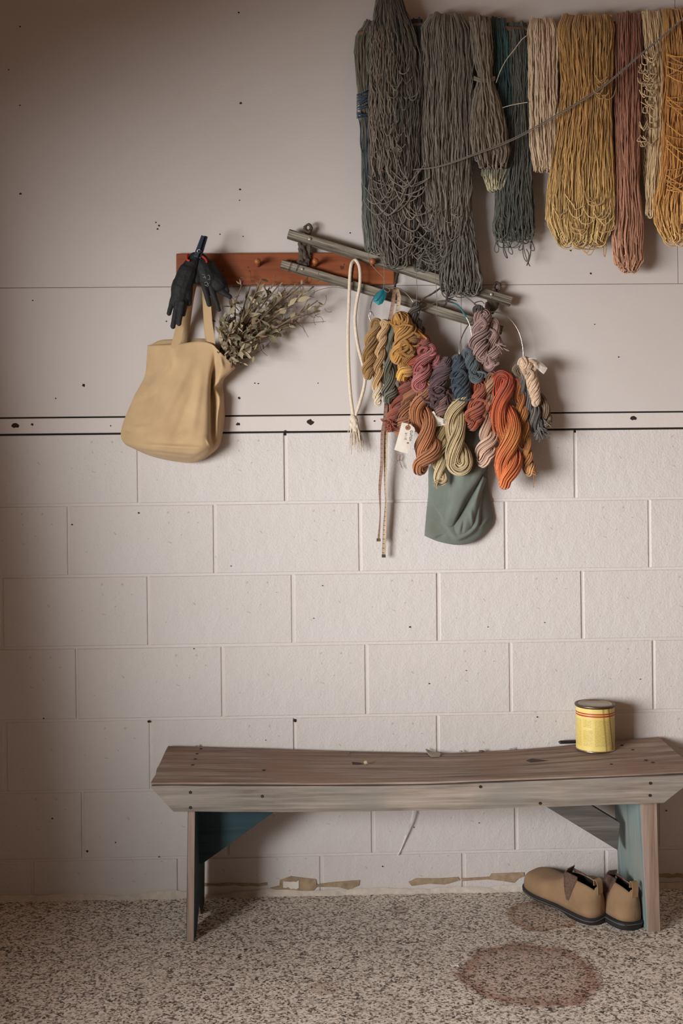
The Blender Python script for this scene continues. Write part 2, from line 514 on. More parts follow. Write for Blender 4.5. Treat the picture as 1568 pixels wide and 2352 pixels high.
patch([(1058, 2018), (1124, 2014), (1128, 2007), (1203, 2004), (1204, 2012), (1190, 2018), (1180, 2028), (1155, 2024), (1120, 2020), (1060, 2024)], 0.0066, 0.003, M_PEEL, 'peeled_patch')
patch(ragged(1510, 1568, 2008, 2016, 5, 2, 2, 9), 0.0066, 0.003, M_PEEL, 'peeled_patch')
# ragged plaster foot that creeps out onto the floor
rr = random.Random(3)
b = bmesh.new(); top = []; bot = []; low = []
N = 160
for k in range(N + 1):
    x = -1.29 + 3.88 * k / N
    e = 0.004 + 0.010 * max(0, mnoise.noise(Vector((x * 9, 0, 2)))) + rr.uniform(0, 0.003)
    top.append(b.verts.new((x, -0.006, 0.012 + 0.012 * mnoise.noise(Vector((x * 7, 3, 0))) + rr.uniform(0, 0.004))))
    bot.append(b.verts.new((x, -0.006 - e, 0.0025))); low.append(b.verts.new((x, -0.008 - e, 0.0)))
for k in range(N):
    b.faces.new((top[k], top[k + 1], bot[k + 1], bot[k])); b.faces.new((bot[k], bot[k + 1], low[k + 1], low[k]))
bb = bm_obj('baseboard_back', b, m_plain('crumbled_plaster', 'cfc4b6', 0.95, var=0.12, scale=60, bump=0.3)); structure(bb)

# ------------------------------------------------------------------ the bench
M_SEAT = m_wood('weathered_seat', '5c4a40', '8b776a', 'ab9a8c', 0, 1.0, 0.85, 0.6, tint='8a6a58', lo=0.38, hi=0.63)
M_APRON = m_wood('weathered_apron', '5c5148', '8a7d72', 'a89b8f', 0, 1.0, 0.85, 0.45, tint='7d7a72', lo=0.38, hi=0.63)
M_LEGEDGE = m_wood('raw_leg_edge', '6a5446', '917a6b', 'a8958a', 2, 1.0, 0.85, 0.3)
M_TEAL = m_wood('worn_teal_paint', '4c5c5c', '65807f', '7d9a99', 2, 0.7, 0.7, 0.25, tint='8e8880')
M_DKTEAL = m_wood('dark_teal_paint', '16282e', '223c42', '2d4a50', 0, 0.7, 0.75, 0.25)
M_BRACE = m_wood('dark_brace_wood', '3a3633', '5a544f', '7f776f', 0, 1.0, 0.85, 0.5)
M_NAIL = m_plain('rusty_nail', '33261f', 0.7, 0.3)
DF, DB = 0.318, 0.022        # front and back of the bench, metres out from the wall
bench = thing('bench', 'long weathered wooden bench with teal legs standing against the block wall', 'bench', loc=FL(970, 2100))
def child(o, p=None):
    p = p or bench
    o.parent = p; o.matrix_parent_inverse = Matrix.Translation(-Vector(p.location))
    return o
top_x = [347, 500, 700, 950, 1100, 1250, 1420, 1602]
top_y = [1798, 1797.5, 1799, 1797, 1792, 1786, 1779, 1771]
bot_x = [398, 500, 700, 950, 1100, 1255, 1415, 1524]
bot_y = [1864, 1864.5, 1865, 1862, 1858, 1853, 1848, 1844]
back_x = [385, 500, 640, 800, 960, 1140, 1320, 1495]
back_y = [1713, 1718, 1724, 1728, 1730, 1722, 1707, 1693]
NS = 48
tx = spline(list(zip(top_x, top_y)), NS); bx_ = spline(list(zip(bot_x, bot_y)), NS); kx = spline(list(zip(back_x, back_y)), NS)
# seat board
fr = W(tx[:, 0], tx[:, 1], DF)
ap = W(tx[:, 0], tx[:, 1], DF)
fr[:, 2] = ap[:, 2] + 0.0005
bk = W(kx[:, 0], kx[:, 1], DB)
bk[:, 0] = np.linspace(ap[0, 0] + 0.001, ap[-1, 0] - 0.004, NS)
b = bmesh.new(); ND = 8; gt = []; gb = []
for i in range(NS):
    rt, rb = [], []
    for j in range(ND + 1):
        f = (0, 0.078, 0.088, 0.2, 0.36, 0.52, 0.68, 0.84, 1.0)[j]
        p = fr[i] * (1 - f) + bk[i] * f
        ez = 0.0012 * mnoise.noise(Vector((p[0] * 6, p[1] * 30, 1)))
        ex = (0.004 * mnoise.noise(Vector((p[1] * 60, i, 0)))) if i in (0, NS - 1) else 0
        ey = 0.0018 * mnoise.noise(Vector((p[0] * 16, j * 3.3, 7))) if j in (0, ND) else 0
        rt.append(b.verts.new((p[0] + ex, p[1] + ey, p[2] + ez))); rb.append(b.verts.new((p[0] + ex, p[1] + ey, p[2] + ez - (0.0045 if j == 0 else 0.0075 if j == 1 else 0.024))))
    gt.append(rt); gb.append(rb)
for i in range(NS - 1):
    for j in range(ND):
        b.faces.new((gt[i][j], gt[i + 1][j], gt[i + 1][j + 1], gt[i][j + 1])); b.faces.new((gb[i][j], gb[i][j + 1], gb[i + 1][j + 1], gb[i + 1][j]))
    b.faces.new((gt[i][0], gb[i][0], gb[i + 1][0], gt[i + 1][0])); b.faces.new((gt[i][ND], gt[i + 1][ND], gb[i + 1][ND], gb[i][ND]))
for j in range(ND):
    b.faces.new((gt[0][j], gt[0][j + 1], gb[0][j + 1], gb[0][j])); b.faces.new((gt[-1][j], gb[-1][j], gb[-1][j + 1], gt[-1][j + 1]))
seat = child(bm_obj('seat_board', b, M_SEAT))
# front apron with slanted ends
def apron(d0, d1, m, name):
    b = bmesh.new(); rings = []
    for i in range(NS):
        t0 = W(tx[i, 0], tx[i, 1], DF); u0 = W(bx_[i, 0], bx_[i, 1], DF)
        # short upright nose before the slant starts
        e = min(i, NS - 1 - i)
        mid = t0.copy(); mid[2] -= 0.012 if e == 0 else (0.02 + 0.03 * min(1, e / 6))
        if e: mid = t0 + (u0 - t0) * 0.45
        ring = []
        for (p, dd) in ((t0, d1), (mid, d1), (u0, d1), (u0, d0), (mid, d0), (t0, d0)):
            wv = 0.0009 * mnoise.noise(Vector((p[0] * 14, p[2] * 40, dd * 50)))
            ring.append(b.verts.new((p[0], -dd + wv, p[2] + wv - (0.0082 + 0.0022 * mnoise.noise(Vector((p[0] * 5, 2, 2))) if p is t0 else 0))))
        rings.append(ring)
    for i in range(NS - 1):
        for k in range(6):
            b.faces.new((rings[i][k], rings[i + 1][k], rings[i + 1][(k + 1) % 6], rings[i][(k + 1) % 6]))
    b.faces.new(rings[0]); b.faces.new(list(reversed(rings[-1])))
    bmesh.ops.recalc_face_normals(b, faces=b.faces)
    return child(bm_obj(name, b, m))
apron(DF - 0.0195, DF, M_APRON, 'apron')
apron(DB + 0.002, DB + 0.020, M_APRON, 'apron')
# end boards that serve as legs, notched into two feet
def leg(xt0, xt1, xb0, xb1, yt_px, yb_px, m_in, m_edge):
    d0, d1 = 0.045, DF - 0.024
    zt = float(W(xt0, yt_px, d1)[2]) + 0.03
    A0, A1 = W(xt0, yt_px, d1)[0], W(xt1, yt_px, d1)[0]
    B0, B1 = W(xb0, yb_px, d1)[0], W(xb1, yb_px, d1)[0]
    prof = [(d1, zt), (d1, 0), (d1 - 0.066, 0), (d1 - 0.115, 0.055), (0.125, 0), (d0, 0), (d0, zt)]
    b = bmesh.new(); L, R = [], []
    for (d, z) in prof:
        f = z / zt
        L.append(b.verts.new((B0 + (A0 - B0) * f, -d, z))); R.append(b.verts.new((B1 + (A1 - B1) * f, -d, z)))
    fl = b.faces.new(L); frr = b.faces.new(list(reversed(R))); n = len(L); edge = []
    for i in range(n):
        edge.append(b.faces.new((L[i], R[i], R[(i + 1) % n], L[(i + 1) % n])))
    for f in edge: f.material_index = 1
    es = [e for e in b.edges]
    bmesh.ops.bevel(b, geom=es, offset=0.0014, segments=1, affect='EDGES')
    o = bm_obj('leg', b, m_in); o.data.materials.append(m_edge)
    return child(o)
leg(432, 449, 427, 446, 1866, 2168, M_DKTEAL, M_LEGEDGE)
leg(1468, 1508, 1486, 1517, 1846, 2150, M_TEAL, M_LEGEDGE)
# diagonal braces
def brace(poly, d0, d1, m):
    P = Wp([(x, y, d1) for x, y in poly]); Q = P.copy(); Q[:, 1] = -d0
    b = prism(P, Q); bevel(b, 0.001, 1)
    return child(bm_obj('brace', b, m))
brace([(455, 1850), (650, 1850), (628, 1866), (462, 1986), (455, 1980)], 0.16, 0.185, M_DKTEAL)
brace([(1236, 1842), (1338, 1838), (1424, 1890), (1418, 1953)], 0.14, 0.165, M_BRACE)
# nails
nb = bmesh.new(); bmesh.ops.create_cone(nb, cap_ends=True, segments=10, radius1=0.0042, radius2=0.0036, depth=0.003)
nme = bpy.data.meshes.new('nail'); nb.to_mesh(nme); nb.free(); nme.materials.append(M_NAIL)
def nail(px, py, d, onfront=True):
    o = bpy.data.objects.new('nail', nme); COL.objects.link(o); o.location = W(px, py, d)
    if onfront: o.rotation_euler = (math.pi / 2, 0, 0)
    return child(o)
for (x, y) in [(437, 1820), (437, 1855), (602, 1829), (1103, 1807), (1493, 1799), (1492, 1827), (1240, 1845)]:
    nail(x, y, DF + 0.0002)
def seat_point(px, py):
    """point of the seat top seen at this place"""
    for k in range(60):
        d = DF - (DF - DB) * k / 59
        p = W(px, py, d); f = (DF - d) / (DF - DB)
        i = int(np.argmin(np.abs(fr[:, 0] - p[0]))); zz = fr[i, 2] * (1 - f) + bk[i, 2] * f
        if p[2] <= zz: return np.array([p[0], p[1], zz + 0.0007])
    return p
for (x, y) in [(461, 1721), (452, 1733), (448, 1745), (442, 1759), (605, 1770), (1403, 1757), (1428, 1713), (1452, 1724), (1482, 1748), (1498, 1753)]:
    o = bpy.data.objects.new('nail', nme); COL.objects.link(o); o.location = seat_point(x, y); child(o)
# knots and a deep crack on the seat
M_KNOT = m_plain('dark_knot', '3d2f28', 0.9, var=0.3, scale=120)
def flat_on_seat(poly, th, m, name, parent):
    P = np.array([seat_point(x, y) for x, y in poly]); Q = P.copy(); Q[:, 2] += th; P[:, 2] -= 0.002
    b = prism(Q, P)
    return bm_obj(name, b, m)
for poly in ([(1208, 1748), (1222, 1743), (1234, 1746), (1260, 1748), (1236, 1751), (1218, 1752)],
             [(808, 1752), (826, 1753), (834, 1756), (822, 1757), (810, 1756)]):
    child(flat_on_seat(poly, 0.0006, M_KNOT, 'knot', None))
# ------------------------------------------------------------------ hanks of yarn hung high on the wall
def yc(c):
    v = np.array(lin(c)); g = v.mean()
    return (g + (v - g) * 0.92) * np.array([1.0, 0.93, 0.83])
def mixc(a, b, f): return np.asarray(a) * (1 - f) + np.asarray(b) * f

def wav(M, n, amp, rng, lo=0.6, hi=3.2, octs=3):
    s = np.linspace(0, 1, M)[None, :]
    out = np.zeros((n, M))
    for k in range(octs):
        fr_ = rng.uniform(lo, hi, (n, 1)) * (1 + 1.4 * k); ph = rng.uniform(0, 6.28, (n, 1))
        out += np.sin(2 * math.pi * fr_ * s + ph) * amp / (1 + 0.9 * k)
    return out

def hank_paths(rows, n, d0, thick, rng, wave=2.0, lenvar=0.06, uturn=0.25, layers=(0.35, 1.0), wild=0.0):
    """rows: (y, x_left, x_right) in the wall's picture coordinates; strands drape over a rod at the top,
    run down the front, turn at the bottom and run up the back"""
    rows = np.array(rows, float)
    M1, MU, M2 = 30, 7, 12
    u = (np.arange(n) + rng.uniform(0, 1, n)) / n
    rng.shuffle(u)
    u = np.clip(u, 0.015, 0.985)
    lay = rng.uniform(layers[0], layers[1], n)
    Lend = 1 - lenvar * rng.random(n) ** 1.5 - wild * rng.random(n) ** 4
    u2 = np.clip(u + rng.normal(0, uturn, n), 0.02, 0.98)
    y0, y1 = rows[0, 0], rows[-1, 0]
    def X(uu, y):
        xl = np.interp(y, rows[:, 0], rows[:, 1]); xr = np.interp(y, rows[:, 0], rows[:, 2])
        return xl + uu * (xr - xl)
    def prof(uu): return np.sqrt(np.clip(1 - (2 * uu - 1) ** 2, 0, 1))
    paths = []
    toff = rng.uniform(-2.0, 3.0, n)
    w1 = wav(M1, n, wave * 1.1, rng) + wav(M1, n, 0.8, rng, 6, 12, 1); wd = wav(M1, n, 0.0028, rng); w2 = wav(M2, n, wave, rng)
    for i in range(n):
        v = np.linspace(0, Lend[i], M1)
        y = y0 + v * (y1 - y0)
        ease = np.clip(v * 12, 0, 1)
        x = X(u[i], y) + w1[i] * ease
        topround = np.clip(1 - v * 16, 0, 1)
        th = thick * (0.35 + 0.65 * prof(u[i])) * lay[i]
        d = d0 + th * np.sqrt(np.clip(1 - topround ** 2, 0, 1)) + wd[i] * ease
        yy = y.copy()
        # small sag at hank edges over the rod
        yy += ((1 - prof(u[i])) * 7 + 3.2 * math.sin(u[i] * 9 + d0 * 300) + 2.0 * math.sin(u[i] * 23 + y1) + toff[i]) * topround
        # u-turn
        a = np.linspace(0, math.pi, MU + 2)[1:-1]
        xe, ye, de = x[-1], yy[-1], d[-1]
        xb = X(u2[i], ye); db = d0 - thick * 0.55 * lay[i]
        R = max(4.0, min(abs(xb - xe) * 0.5, 18))
        f = (1 - np.cos(a)) / 2
        xu = xe + (xb - xe) * f; yu = ye + np.sin(a) * R; du = de + (db - de) * f
        vb = np.linspace(Lend[i], 0.0, M2)
        yb = y0 + vb * (y1 - y0)
        xbk = X(u2[i], yb) + w2[i] * 0.6
        dbk = np.full(M2, db); dbk[-1] = d0 - 0.002
        px = np.concatenate([x, xu, xbk]); py = np.concatenate([yy, yu, yb]); pd = np.concatenate([d, du, dbk])
        px += 0
        paths.append((px, py, np.maximum(pd, 0.014)))
    return paths

def strand_cols(paths, c1, c2, rng, grad=None, dark=0.28):
    cols = []
    c1, c2 = yc(c1), yc(c2)
    y0 = min(p[1].min() for p in paths); y1 = max(p[1].max() for p in paths)
    g = None
    if grad:
        gs = [(s, yc(c)) for s, c in grad]
    for p in paths:
        c = mixc(c1, c2, rng.random()) * rng.uniform(1 - dark, 1.12)
        M = len(p[1])
        C = np.tile(c, (M, 1))
        if grad:
            v = (p[1] - y0) / (y1 - y0) + rng.normal(0, 0.012)
            G = np.stack([np.interp(v, [s for s, _ in gs], [k[j] for _, k in gs]) for j in range(3)], 1)
            C = G * (C.mean() / np.mean([c1, c2])) 
        cols.append(C)
    return cols

def loose_loops(n, box_, d0, rng, size=(14, 40), drop=(10, 45)):
    """hanging catenary loops of slack yarn inside a picture box"""
    out = []
    x0, y0, x1, y1 = box_
    for _ in range(n):
        cx, cy = rng.uniform(x0, x1), rng.uniform(y0, y1)
        w, h = rng.uniform(*size), rng.uniform(*drop)
        s = np.linspace(-1, 1, 18)
        tilt = rng.normal(0, 0.35)
        px = cx + s * w + rng.normal(0, 3) * np.sin(s * 4) ; py = cy + h * (1 - np.abs(s) ** 2.2) + tilt * s * w
        d = d0 + rng.uniform(-0.004, 0.012) + 0.006 * np.cos(s * 1.57)
        out.append((px, py, np.broadcast_to(d, px.shape).copy()))
    return out

def hank(name, label, parts, r=0.0017, group='hanks of hand-dyed yarn hung along the top of the wall', seed=0, extra=None, sides=4):
    """parts: list of (rows, n, c1, c2, kw); one joined mesh of strands"""
    rng = np.random.default_rng(seed)
    P, C = [], []
    r = r * 0.84
    for rows, n, c1, c2, kw in parts:
        n = int(n * 1.32)
        kw = dict(kw); grad = kw.pop('grad', None); d0 = kw.pop('d0', 0.065); th = kw.pop('thick', 0.028); dark = kw.pop('dark', 0.28)
        pp = hank_paths(rows, n, d0, th, rng, **kw)
        P += pp; C += strand_cols(pp, c1, c2, rng, grad, dark)
    if extra:
        for pp, c1, c2 in extra(rng):
            P += pp; C += strand_cols(pp, c1, c2, rng)
    paths = [W(px, py, d) for px, py, d in P]
    v, q, c = tubes(paths, r, sides, C)
    org = W(*[float(a) for a in (np.mean(P[0][0]), P[0][1].min(), 0.06)])
    root = thing(name, label, 'yarn', group, loc=org)
    o = link_mesh('strands', np_mesh(name, v, q, c), YARN)
    child(o, root); o['kind'] = 'stuff'
    return root

# the rod they hang over, held by hooks beyond the picture
M_ROD = m_wood('rod_wood', '4a3a2c', '6d563f', '86705a', 0, 1.0)
rodp = spline([tuple(W(x, y, 0.062)) for x, y in ((822, 78), (900, 64), (1000, 58), (1120, 64), (1230, 68), (1330, 62), (1430, 54), (1568, 46), (1700, 40))], 30)
rod = tube_obj('hanging_rod', [rodp], 0.0075, M_ROD, None, 10)
tag(rod, 'thin wooden rod carrying the row of long yarn hanks', 'rod')

hank('yarn_hank', 'leftmost long olive grey hank with a dark blue tie around it', [
    ([(48, 838, 862), (75, 818, 858), (110, 815, 856), (200, 820, 852), (260, 828, 858), (400, 832, 868), (520, 832, 880), (572, 838, 888)], 75, '7c786c', '5a6058', dict(d0=0.05, thick=0.022, wave=1.5, lenvar=0.03, grad=[(0, '767264'), (0.45, '767264'), (0.55, '4f5c60'), (0.8, '5d6664'), (1, '7b7c72')]))],
    seed=1, r=0.0016)

def tangle(rng):
    out = []
    out.append((loose_loops(26, (868, 380, 950, 470), 0.105, rng, (16, 44), (14, 60)), '8a8176', '6d6a62'))
    out.append((loose_loops(16, (880, 470, 960, 560), 0.095, rng, (12, 34), (20, 60)), '5d605c', '7b766c'))
    out.append((loose_loops(18, (862, 150, 950, 340), 0.108, rng, (6, 22), (6, 30)), '7a756c', '5c5f5c'))
    for _ in range(6):
        x = rng.uniform(915, 955); y = 395
        s = np.linspace(0, 1, 20)
        out.append(([(x + 6 * np.sin(s * 3 + rng.uniform(0, 6)), y + s * rng.uniform(140, 215), 0.10 + 0.006 * np.sin(s * 5))], '8d8072', '7a7066'))
    return out
hank('yarn_hank', 'tangled dark grey and navy hank rising above the others, loops spilling out', [
    ([(-14, 868, 918), (20, 862, 926), (60, 855, 945), (120, 848, 962), (250, 850, 966), (420, 850, 962), (560, 862, 955), (606, 880, 940)], 120, '53534e', '756d62', dict(d0=0.075, thick=0.035, wave=4.0, lenvar=0.25, dark=0.45)),
    ([(44, 945, 968), (120, 942, 972), (300, 935, 974), (480, 925, 965), (540, 930, 960)], 34, '1c2d38', '24424c', dict(d0=0.055, thick=0.02, wave=2.0)),
    ([(-6, 875, 905), (100, 870, 935), (300, 880, 950), (470, 872, 948), (570, 888, 940)], 40, '22404a', '2b3b42', dict(d0=0.08, thick=0.018, wave=3.0, lenvar=0.2)),
    ([(60, 850, 900), (300, 850, 912), (395, 852, 930), (420, 862, 950)], 44, '877c70', '6a665e', dict(d0=0.10, thick=0.016, wave=3.0, lenvar=0.3))],
    seed=2, r=0.00175, extra=tangle)

def knot3(rng):
    return [(loose_loops(14, (965, 440, 1060, 520), 0.100, rng, (8, 30), (14, 55)), '8d8a80', '74736a'),
            (loose_loops(12, (945, 520, 1010, 590), 0.085, rng, (16, 50), (20, 60)), '67675f', '7a766c'),
            (loose_loops(7, (1000, 500, 1040, 540), 0.09, rng, (8, 18), (30, 60)), '7c766a', '6c6a62')]
hank('yarn_hank', 'broad sage grey hank of fine yarn, third from the left', [
    ([(32, 985, 1062), (60, 966, 1080), (140, 968, 1086), (300, 966, 1084), (430, 975, 1082), (500, 985, 1074), (540, 998, 1062)], 165, '8a8378', '716d65', dict(d0=0.072, thick=0.032, wave=2.2, lenvar=0.14)),
    ([(60, 960, 1000), (300, 945, 1010), (480, 930, 1010), (580, 945, 1020), (618, 950, 1005)], 60, '5f5f5a', '736f67', dict(d0=0.06, thick=0.02, wave=3.0, lenvar=0.2))],
    seed=3, r=0.0015, extra=knot3)

hank('yarn_hank', 'slate grey hank gathered into a thick tassel reaching down to the wooden rack', [
    ([(330, 1030, 1085), (470, 1030, 1082), (520, 1034, 1084), (580, 1020, 1095), (640, 1010, 1108), (668, 1012, 1102)], 90, '767470', '605f5c', dict(d0=0.062, thick=0.028, wave=2.4, lenvar=0.1))],
    seed=4, r=0.0019)

def tie4(rng):
    s = np.linspace(0, 1, 14)
    return [([(1088 + 48 * s, 176 + 6 * np.sin(s * 3.1) + k * 2.2, 0.1 + 0.012 * np.sin(s * 3.1)) for k in range(4)], '7b7062', '6a6258')]
hank('yarn_hank', 'brown grey thick-ply hank tied tight near its top', [
    ([(38, 1078, 1124), (80, 1082, 1128), (140, 1090, 1130), (172, 1100, 1126), (186, 1098, 1130), (230, 1086, 1146), (300, 1078, 1164), (350, 1082, 1172), (384, 1098, 1160)], 70, '8b7d6c', '75695c', dict(d0=0.085, thick=0.03, wave=1.6, lenvar=0.16, uturn=0.15))],
    seed=5, r=0.0026, extra=tie4)

hank('yarn_hank', 'deep teal hank fading to pale cream loops at the bottom', [
    ([(42, 1124, 1160), (80, 1126, 1168), (200, 1128, 1180), (330, 1116, 1178), (400, 1106, 1168), (434, 1118, 1156)], 66, '3f6670', '3f6670', dict(d0=0.05, thick=0.026, wave=1.2, lenvar=0.1, grad=[(0, '3b5a62'), (0.15, '2d5f68'), (0.55, '2f5560'), (0.78, '3e5458'), (0.88, '8f917e'), (0.95, 'd6d0ae'), (1, 'c9c6a8')]))],
    seed=6, r=0.0018)

def frays6(rng):
    out = []
    for x, y, L_ in ((1140, 540, 40), (1160, 545, 48), (1172, 548, 36), (1196, 545, 30), (1205, 546, 55), (1214, 548, 62), (1222, 546, 30)):
        s = np.linspace(0, 1, 18)
        out.append((x + 5 * np.sin(s * 7 + x), y + L_ * np.sin(s * math.pi) ** 0.8, 0.05 + 0.004 * np.sin(s * 5)))
    s = np.linspace(0, 1, 12)
    out.append((1208 + 10 * s + 3 * np.sin(s * 6), 572 + 40 * s, np.full(12, 0.045)))
    return [(out, '6a6860', '55574f')]
hank('yarn_hank', 'dark charcoal hank with frayed crinkled ends beside the cream hank', [
    ([(52, 1166, 1206), (80, 1166, 1212), (200, 1172, 1214), (340, 1165, 1216), (430, 1142, 1222), (520, 1132, 1228), (552, 1136, 1226)], 100, '5d5e58', '48504e', dict(d0=0.052, thick=0.024, wave=2.6, lenvar=0.14))],
    seed=7, r=0.0016, extra=frays6)

hank('yarn_hank', 'short cream hank hanging between charcoal and golden yarn', [
    ([(43, 1216, 1272), (70, 1212, 1280), (200, 1214, 1280), (330, 1216, 1284), (392, 1226, 1280)], 64, 'd3bfa6', 'bfa88e', dict(d0=0.075, thick=0.026, wave=0.9, lenvar=0.09, uturn=0.1, dark=0.12))],
    seed=8, r=0.0022)

def gold_loops(rng):
    out = []
    for x, y, L_, w in ((1345, 555, 26, 14), (1352, 552, 34, 18), (1388, 530, 60, 6), (1330, 548, 24, 8)):
        s = np.linspace(-1, 1, 16)
        out.append((x + w * s, y + L_ * (1 - s * s), np.full(16, 0.07)))
    return [(out, 'd0ab6a', 'c8a468'), (loose_loops(18, (1268, 440, 1395, 520), 0.115, rng, (8, 26), (10, 34)), 'd9bd86', 'c79d58'),
            (loose_loops(8, (1372, 150, 1402, 215), 0.115, rng, (6, 18), (6, 24)), 'c9a264', 'b98e50')]
hank('yarn_hank', 'wide golden yellow hank with a thin tie, largest of the warm coloured ones', [
    ([(34, 1290, 1405), (60, 1278, 1412), (130, 1284, 1408), (195, 1290, 1404), (240, 1286, 1404), (350, 1268, 1408), (440, 1256, 1412), (510, 1254, 1412), (556, 1278, 1392)], 210, 'c9a05a', 'b8863f', dict(d0=0.078, thick=0.036, wave=2.0, lenvar=0.11, grad=[(0, 'b78d50'), (0.25, 'c09350'), (0.55, 'c99e58'), (0.8, 'd8b672'), (1, 'dcc083')], dark=0.3))],
    seed=9, r=0.0016, extra=gold_loops)

hank('yarn_hank', 'long dusty terracotta pink hank hanging lowest on the right', [
    ([(30, 1416, 1470), (60, 1412, 1474), (200, 1410, 1474), (330, 1412, 1470), (430, 1414, 1466), (500, 1410, 1476), (540, 1404, 1476), (600, 1410, 1476), (622, 1424, 1462)], 100, 'c28068', 'a9654f', dict(d0=0.066, thick=0.03, wave=1.7, lenvar=0.16, grad=[(0, '8f5b48'), (0.3, '9c6650'), (0.6, 'b57f66'), (1, 'cb9c80')]))],
    seed=10, r=0.0017)

def curls(rng):
    return [(loose_loops(46, (1472, 120, 1500, 330), 0.095, rng, (5, 14), (4, 22)), 'dcc59c', 'c9ad80')]
hank('yarn_hank', 'narrow cream hank with curly loops down its left side', [
    ([(26, 1474, 1518), (60, 1476, 1524), (200, 1492, 1528), (330, 1492, 1530), (430, 1484, 1526), (494, 1484, 1520)], 60, 'd8c29c', 'c3a67c', dict(d0=0.07, thick=0.026, wave=1.6, lenvar=0.1)),
    ([(60, 1472, 1496), (250, 1474, 1498), (400, 1472, 1492), (424, 1474, 1490)], 20, 'a98c6c', 'c2a57e', dict(d0=0.05, thick=0.014, wave=3.5, lenvar=0.2))],
    seed=11, r=0.0018, extra=curls)

def orange_x(rng):
    out = []
    for _ in range(26):
        y = rng.uniform(120, 450); s = np.linspace(0, 1, 12)
        sl = rng.uniform(-0.9, 0.9)
        out.append((1530 + 70 * s, y + 70 * s * sl + 8 * np.sin(s * 3), 0.118 + 0.006 * np.sin(s * 3.1)))
    return [(out, 'dda44a', 'c98a38')]
hank('yarn_hank', 'orange gold hank at the right edge of the picture with crossing strands', [
    ([(20, 1520, 1620), (60, 1522, 1634), (200, 1522, 1640), (380, 1516, 1640), (470, 1500, 1640), (520, 1506, 1630), (548, 1524, 1610)], 150, 'd0923e', 'bf7f30', dict(d0=0.08, thick=0.034, wave=2.4, lenvar=0.12, grad=[(0, 'b98a4a'), (0.3, 'c48a40'), (0.6, 'd49440'), (0.8, 'dca656'), (1, 'e0b873')]))],
    seed=12, r=0.0017, extra=orange_x)

# dark blue tie round the leftmost hank
rng = np.random.default_rng(31); tp = []
for k in range(16):
    s = np.linspace(0, 1, 12); y = 205 + k * 3.6
    sl = rng.uniform(-18, -4) if k < 11 else rng.uniform(-6, 14)
    tp.append(W(819 + 30 * s, y + 12 + sl * s, 0.074 + 0.010 * np.sin(s * 3.14)))
s = np.linspace(0, 1, 14)
for (x, L_) in ((822, 85), (836, 110)):
    tp.append(W(x + 14 * s * s + 4 * np.sin(s * 5), 265 + L_ * s, 0.080 + 0.002 * s))
o = tube_obj('yarn_tie', tp, 0.0015, YARN, None, 4, [np.array(lin('1d3448')) * f for f in rng.uniform(0.7, 1.3, len(tp))])
tag(o, 'dark blue yarn tie wound around the leftmost olive hank', 'tie')

# doubled brown cord stretched across the hanks
s = np.linspace(0, 1, 40)
cx = spline([(948, 390), (1010, 381), (1085, 355), (1180, 317), (1280, 262), (1380, 200), (1470, 125), (1568, 42), (1660, -40)], 60)
P2 = [W(cx[:, 0], cx[:, 1] + k * 4 * np.sin(np.linspace(0, 3.1, 60)), 0.128 + k * 0.002 - 0.012 * np.exp(-((cx[:, 0] - 948) / 40) ** 2)) for k in (0, 1)]
o = tube_obj('tie_cord', P2, 0.0015, YARN, None, 5, [lin('6e6258'), lin('776a5e')])
tag(o, 'thin doubled brown cord slanting across the front of the yarn hanks', 'cord')
# white strings tied to the teal hank
for lab, pts in (('upper curved white string beside the teal hank', [(1139, 190), (1148, 165), (1162, 138), (1180, 115), (1197, 92), (1209, 82)]),
                 ('short lower white string between teal and cream hanks', [(1152, 248), (1172, 242), (1192, 238), (1211, 235)])):
    pp = spline(Wp([(x, y, 0.098) for x, y in pts]), 20)
    o = tube_obj('white_string', [pp], 0.0012, YARN, None, 5, [lin('cdbfa6')])
    tag(o, lab, 'string')
# stray threads that dangle down from the grey hanks
for lab, pts, dd in (
        ('loose thread trailing from the grey hanks to the teal label', [(845, 572), (848, 600), (865, 622), (882, 640), (885, 662)], 0.10),
        ('long stray thread hanging left of the twig with forked end', [(958, 590), (956, 630), (957, 665), (956, 700)], 0.09),
        ('long stray thread hanging in front of the forked twig', [(998, 590), (1000, 640), (1003, 690), (1002, 725)], 0.11),
        ('stray thread falling straight below the slate tassel', [(1058, 664), (1059, 700), (1058, 760), (1059, 805)], 0.03),
        ('stray thread dropping from the tangled hank past the peg rail', [(883, 575), (882, 610), (882, 645), (880, 662)], 0.105)):
    pp = spline(Wp([(x, y, dd) for x, y in pts]), 24)
    o = tube_obj('stray_thread', [pp], 0.0008, YARN, None, 4, [lin('7d7468')])
    tag(o, lab, 'thread')
